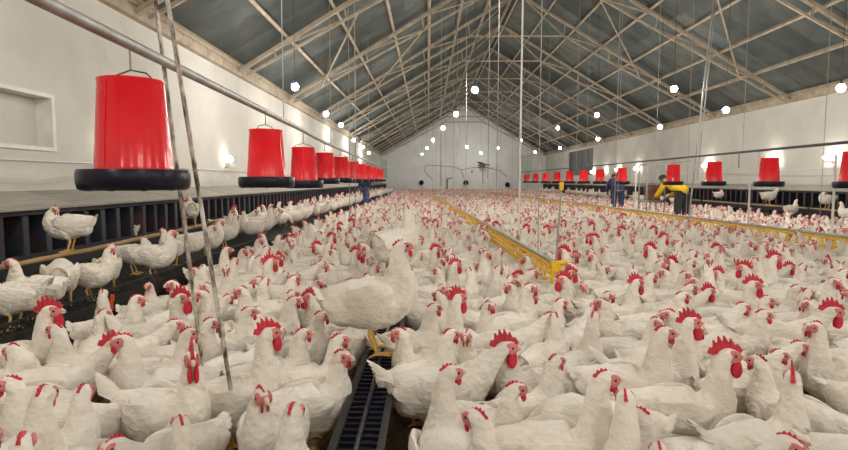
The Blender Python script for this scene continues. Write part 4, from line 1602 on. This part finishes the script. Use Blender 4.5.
sighted(208, 258, SZ, 10, 'up0', 0.95, 'hen facing right on the platform just past the poles')
sighted(226, 248, SZ, 40, 'up0', 0.95, 'hen on the platform right of the rusty poles')
sighted(262, 234, SZ, 10, 'fwd0', 1.05, 'hen facing right on the platform under the second red feeder')
sighted(283, 226, SZ, 130, 'low', 1.05, 'hen bending forward, tail raised, under the third red feeder')
# right-hand perches
put(9.10, 12.85, 0.49, DEG(185), 1.0, 'hen', 'tuck', 0.0, None, 'hen roosting on the right-hand perch below the wall lamps')
put(9.08, 15.0, 0.49, DEG(8), 1.1, 'hen', 'fwd0', 0.0, None, 'hen stretching up on the right-hand perch')
put(9.1, 17.6, 0.49, DEG(20), 0.95, 'hen', 'tuck', 0.0, None, 'small hen on the right-hand perch near the winch pole')
put(8.5, 11.4, SZ, DEG(100), 1.0, 'hen', 'up0', 0.0, None, 'hen in front of the right-hand nests beside the tall standpipe')
put(8.4, 13.0, SZ, DEG(20), 1.0, 'hen', 'up0', 0.0, None, 'hen on the right-hand platform before the roosting hen')

# --- the rest of the crowd
for dx in (-0.1, 0.0, 0.1):
    for dy in (-0.15, -0.05, 0.05, 0.15):
        GRID.setdefault((int((-0.26 + dx) // 0.3), int((4.62 + dy) // 0.3)), []).append((-0.26 + dx, 4.62 + dy))
# keep the trough, the bin, the poles, the drinker regulators and the workers free
for y in np.arange(0.8, 3.8, 0.09):
    if not (2.7 < y < 3.15):
        for dx in ((-0.12, 0.0, 0.12) if 1.9 < y < 2.75 else (-0.07, 0.07)):
            GRID.setdefault((int((TX + dx) // 0.3), int(y // 0.3)), []).append((TX + dx, y))
for p in (Vector((yp.x, 13.0)), Vector((bp.x, 17.0)), Vector((tx, ty))):
    for a in np.arange(-0.3, 0.31, 0.1):
        for b in np.arange(-0.3, 0.31, 0.1):
            GRID.setdefault((int((p.x + a) // 0.3), int((p.y + b) // 0.3)), []).append((p.x + a, p.y + b))


def in_view(x, y, m=0.35):
    return y > 1.0 and (-0.764 * y - m) < x < (0.757 * y + m)


def fill(xa, xb, ya, yb, z, tries, gap, kinds=0.055):
    for _ in range(tries):
        x, y = random.uniform(xa, xb), random.uniform(ya, yb)
        if not in_view(x, y, 0.9):
            continue
        u = random.random()
        # many birds stand side-on, heads to the right; the others face anywhere
        if u < 0.42:
            h = random.gauss(0.3, 0.5) - (0.8 * math.atan2(x, y) if x > 0 else 0.0)
        elif u < 0.62:
            h = random.gauss(PI - 0.1, 0.5) - (0.5 * math.atan2(x, y) if x > 0 else 0.0)
        else:
            h = random.uniform(0, 2 * PI)
        kind = 'rooster' if random.random() < kinds else 'hen'
        s = random.uniform(0.88, 1.06) if kind == 'hen' else random.uniform(0.9, 1.0)
        g = gap
        if not clear(x, y, h, s, g):
            continue
        if kind == 'rooster':
            pose = random.choice(['up0', 'tall0', 'fwd0', 'upR', 'upL'])
        else:
            pose = random.choices(['up0', 'upL', 'upR', 'tall0', 'tallL', 'tallR', 'fwd0', 'fwdL', 'fwdR', 'low', 'tuck'],
                                  [5, 4, 4, 3, 3, 3, 2, 2, 2, 0.7, 0.7])[0]
        put(x, y, z, h, s, kind, pose)


fill(-1.95, 4.2, 1.15, 5.0, 0.0, 30000, 0.174)
fill(-2.0, 7.9, 5.0, 12.0, 0.0, 70000, 0.174)
fill(-2.0, 7.9, 12.0, 47.4, 0.0, 80000, 0.175, 0.03)
fill(-3.0, -2.52, 8.0, 38.0, SZ, 6000, 0.24, 0.03)
fill(8.25, 8.7, 19.0, 42.0, SZ, 200, 0.40, 0.02)


def seen_size(b):
    d = math.hypot(b['x'], b['y'])
    return d


# let the near birds shuffle apart until none stands in another
NEAR = [b for b in HENS if b['y'] < 9.0 and b['z'] < 0.1]
STAT = [(TX + dx, y) for y in np.arange(0.8, 3.8, 0.08) for dx in (-0.04, 0.04)] + [(-0.26 + dx, 4.62 + dy) for dx in (-0.08, 0.08) for dy in (-0.1, 0.1)]
STAT += [(-2.37, y) for y in np.arange(2.0, 9.0, 0.1)]
STAT = np.array(STAT)
OFFS = np.array([0.10, 0.0, -0.11])
wgt = np.array([0.22 if b['label'] else 1.0 for b in NEAR])
for it in range(30):
    X = np.array([b['x'] for b in NEAR])
    Yv = np.array([b['y'] for b in NEAR])
    Hd = np.array([b['h'] for b in NEAR])
    Sc = np.array([b['s'] for b in NEAR])
    sx = X[:, None] + np.cos(Hd)[:, None] * OFFS * Sc[:, None]
    sy = Yv[:, None] + np.sin(Hd)[:, None] * OFFS * Sc[:, None]
    rad = np.array([0.092, 0.104, 0.075])[None, :] * Sc[:, None]
    n = len(NEAR)
    px_, py_, pr = sx.ravel(), sy.ravel(), rad.ravel()
    own = np.repeat(np.arange(n), 3)
    dx = px_[:, None] - px_[None, :]
    dy = py_[:, None] - py_[None, :]
    dd = np.sqrt(dx * dx + dy * dy) + 1e-6
    pen = np.maximum(0, pr[:, None] + pr[None, :] - dd)
    pen[own[:, None] == own[None, :]] = 0
    mx_ = (dx / dd * pen).sum(1)
    my_ = (dy / dd * pen).sum(1)
    dx = px_[:, None] - STAT[None, :, 0]
    dy = py_[:, None] - STAT[None, :, 1]
    dd = np.sqrt(dx * dx + dy * dy) + 1e-6
    pen = np.maximum(0, pr[:, None] + 0.035 - dd)
    mx_ += (dx / dd * pen).sum(1) * 0.6
    my_ += (dy / dd * pen).sum(1) * 0.6
    for k in range(n):
        fx, fy = mx_[own == k].sum() * 0.22 * wgt[k], my_[own == k].sum() * 0.22 * wgt[k]
        m = math.hypot(fx, fy)
        if m > 0.03:
            fx, fy = fx * 0.03 / m, fy * 0.03 / m
        NEAR[k]['x'] += fx
        NEAR[k]['y'] += fy

LIMIT = 300
order = sorted(range(len(HENS)), key=lambda i: (0 if (HENS[i]['label'] and HENS[i]['y'] < 16) else 1 if in_view(HENS[i]['x'], HENS[i]['y'], 0.12) and HENS[i]['y'] > 1.3 else 2, seen_size(HENS[i])))
single = sorted(order[:LIMIT], key=lambda i: seen_size(HENS[i]))
rest = order[LIMIT:]

# --- labels for the individuals: facing, pose, and rank around the closest landmark
MARKS = [(b['name'], b['x'], b['y']) for b in HENS if b['name']]
MARKS += [('the yellow regulator', x1(4.35), 4.35), ('the netting', -2.34, 3.4), ('the rusty poles', -0.75, 2.3), ('the hen on the bin', -0.26, 4.62),
          ('the first right-hand standpipe', x2(6.6), 6.6), ('the crooked perch', -3.1, 5.0)]
RANK = {}


def facing(b):
    h = b['h'] + POSES[b['pose']][1] * 0.6
    c, s = math.cos(h), math.sin(h)
    if abs(c) > 0.6:
        return 'facing right' if c > 0 else 'facing left'
    return 'facing away' if s > 0 else 'facing the camera'


WHERE = {'r': 'right of', 'l': 'left of', 'f': 'in front of', 'b': 'behind'}
for i in single:
    b = HENS[i]
    if b['label']:
        continue
    nm, mx, my = min(MARKS, key=lambda m: (m[1] - b['x']) ** 2 + (m[2] - b['y']) ** 2)
    dx, dy = b['x'] - mx * b['y'] / my, b['y'] - my
    sec = ('r' if dx > 0 else 'l') if abs(dx) > abs(dy) * 0.6 else ('b' if dy > 0 else 'f')
    what = 'white rooster' if b['kind'] == 'rooster' else 'white hen'
    pz = {'low': 'head down', 'tuck': 'head tucked', 'tall0': 'neck high', 'tallL': 'neck high', 'tallR': 'neck high', 'fwd0': 'neck stretched', 'fwdL': 'neck stretched', 'fwdR': 'neck stretched'}.get(b['pose'], '')
    base = '%s %s%s' % (what, facing(b), ', ' + pz if pz else '')
    key = (base, sec, nm)
    RANK.setdefault(key, []).append((math.hypot(b['x'] - mx, b['y'] - my), i))
for (base, sec, nm), L in RANK.items():
    L.sort()
    for k, (_, i) in enumerate(L):
        HENS[i]['label'] = '%s, %s%s %s' % (base, '' if len(L) == 1 else ('nearest ' if k == 0 else ordinal(k) + ' '), WHERE[sec], nm)


def bird_matrix(b):
    return Matrix.Translation((b['x'], b['y'], b['z'])) @ Matrix.Rotation(b['h'], 4, 'Z') @ Matrix.Rotation(b['pitch'], 4, 'Y') @ Matrix.Scale(b['s'], 4)


for i in single:
    b = HENS[i]
    v = variant(b['kind'], b['pose'])
    r = empty('rooster' if b['kind'] == 'rooster' else 'hen')
    r.matrix_basis = bird_matrix(b)
    H = HEAD[b['kind']]
    hm = v['head']
    near = b['y'] < 4.2
    link('body', v['body'], r)
    for s in (-1, 1):
        link('wing', WINGS[s], r)
        if near or b['z'] > 0.1:
            link('leg', LEGS[s], r)
    if not near and b['z'] <= 0.1:
        for s in (-1, 1):
            link('leg', LEGS[s], r)
    link('tail', TAILS[b['kind']], r)
    link('comb', H['comb'], r, hm)
    link('face', H['face'], r, hm)
    link('wattle', H['wl'], r, hm)
    link('wattle', H['wr'], r, hm)
    link('beak', BEAK, r, hm)
    if near:
        for s in (-1, 1):
            link('eye', EYES[s], r, hm)
    tag(r, b['label'], 'rooster' if b['kind'] == 'rooster' else 'hen',
        'roosters among the flock' if b['kind'] == 'rooster' else ('hens on the raised platforms' if b['z'] > 0.4 else 'white hens crowding the litter floor'))

# --- everything farther away: one mass of birds
MATLIST = [M_FEATHER, M_COMB, M_FACE, M_FEATHER]


def tris_of(me, M):
    n = len(me.vertices)
    co = np.empty(n * 3)
    me.vertices.foreach_get('co', co)
    co = np.c_[co.reshape(n, 3), np.ones(n)] @ np.array(M).T
    me.calc_loop_triangles()
    t = np.empty(len(me.loop_triangles) * 3, dtype=np.int64)
    me.loop_triangles.foreach_get('vertices', t)
    return co[:, :3], t.reshape(-1, 3)


LOW = {}


def low_bird(kind, pose):
    if (kind, pose) in LOW:
        return LOW[(kind, pose)]
    v = variant(kind, pose)
    H = HEAD[kind]
    V, T, K = [], [], []
    off = 0
    tl = MB()
    for t in (-1, 0, 1):
        Lr = 0.13 if kind == 'rooster' else 0.085
        blade(tl, (-0.165, 0.02 * t, 0.272), (-0.175 - Lr * 0.8, 0.05 * t, 0.295 + Lr * (0.6 if kind == 'rooster' else 0.28)), 0.020, (0.5, 0.9 * t, 0.8), t=0.003, m=3)
    for me, M, k in [(v['lo'], Matrix.Identity(4), 0), (tl.mesh('tail', M_FEATHER), Matrix.Identity(4), 3), (H['comb_l'], v['head'], 1), (H['wl_l'], v['head'], 1), (H['face_l'], v['head'], 2)]:
        a, b = tris_of(me, M)
        V.append(a)
        T.append(b + off)
        K.append(np.full(len(b), k))
        off += len(a)
    LOW[(kind, pose)] = (np.vstack(V), np.vstack(T), np.concatenate(K))
    return LOW[(kind, pose)]


VV, TT, KK = [], [], []
off = 0
for i in rest:
    b = HENS[i]
    V, T, K = low_bird(b['kind'], b['pose'])
    M = np.array(bird_matrix(b))
    VV.append(V @ M[:3, :3].T + M[:3, 3])
    TT.append(T + off)
    KK.append(K)
    off += len(V)
V, T, K = np.vstack(VV), np.vstack(TT), np.concatenate(KK)
me = bpy.data.meshes.new('distant_flock')
me.vertices.add(len(V))
me.vertices.foreach_set('co', V.ravel())
me.loops.add(len(T) * 3)
me.loops.foreach_set('vertex_index', T.ravel().astype(np.int32))
me.polygons.add(len(T))
me.polygons.foreach_set('loop_start', np.arange(0, len(T) * 3, 3, dtype=np.int32))
me.polygons.foreach_set('loop_total', np.full(len(T), 3, dtype=np.int32))
me.polygons.foreach_set('material_index', K.astype(np.int32))
me.polygons.foreach_set('use_smooth', np.ones(len(T), dtype=bool))
for m in MATLIST:
    me.materials.append(m)
me.update(calc_edges=True)
fl = link('distant_flock', me)
tag(fl, 'dense flock of white hens covering the floor toward the end wall', 'flock', None, 'stuff')
print('BIRDS', len(HENS), 'single', len(single), 'far triangles', len(T), 'single max y', max(HENS[i]['y'] for i in single))
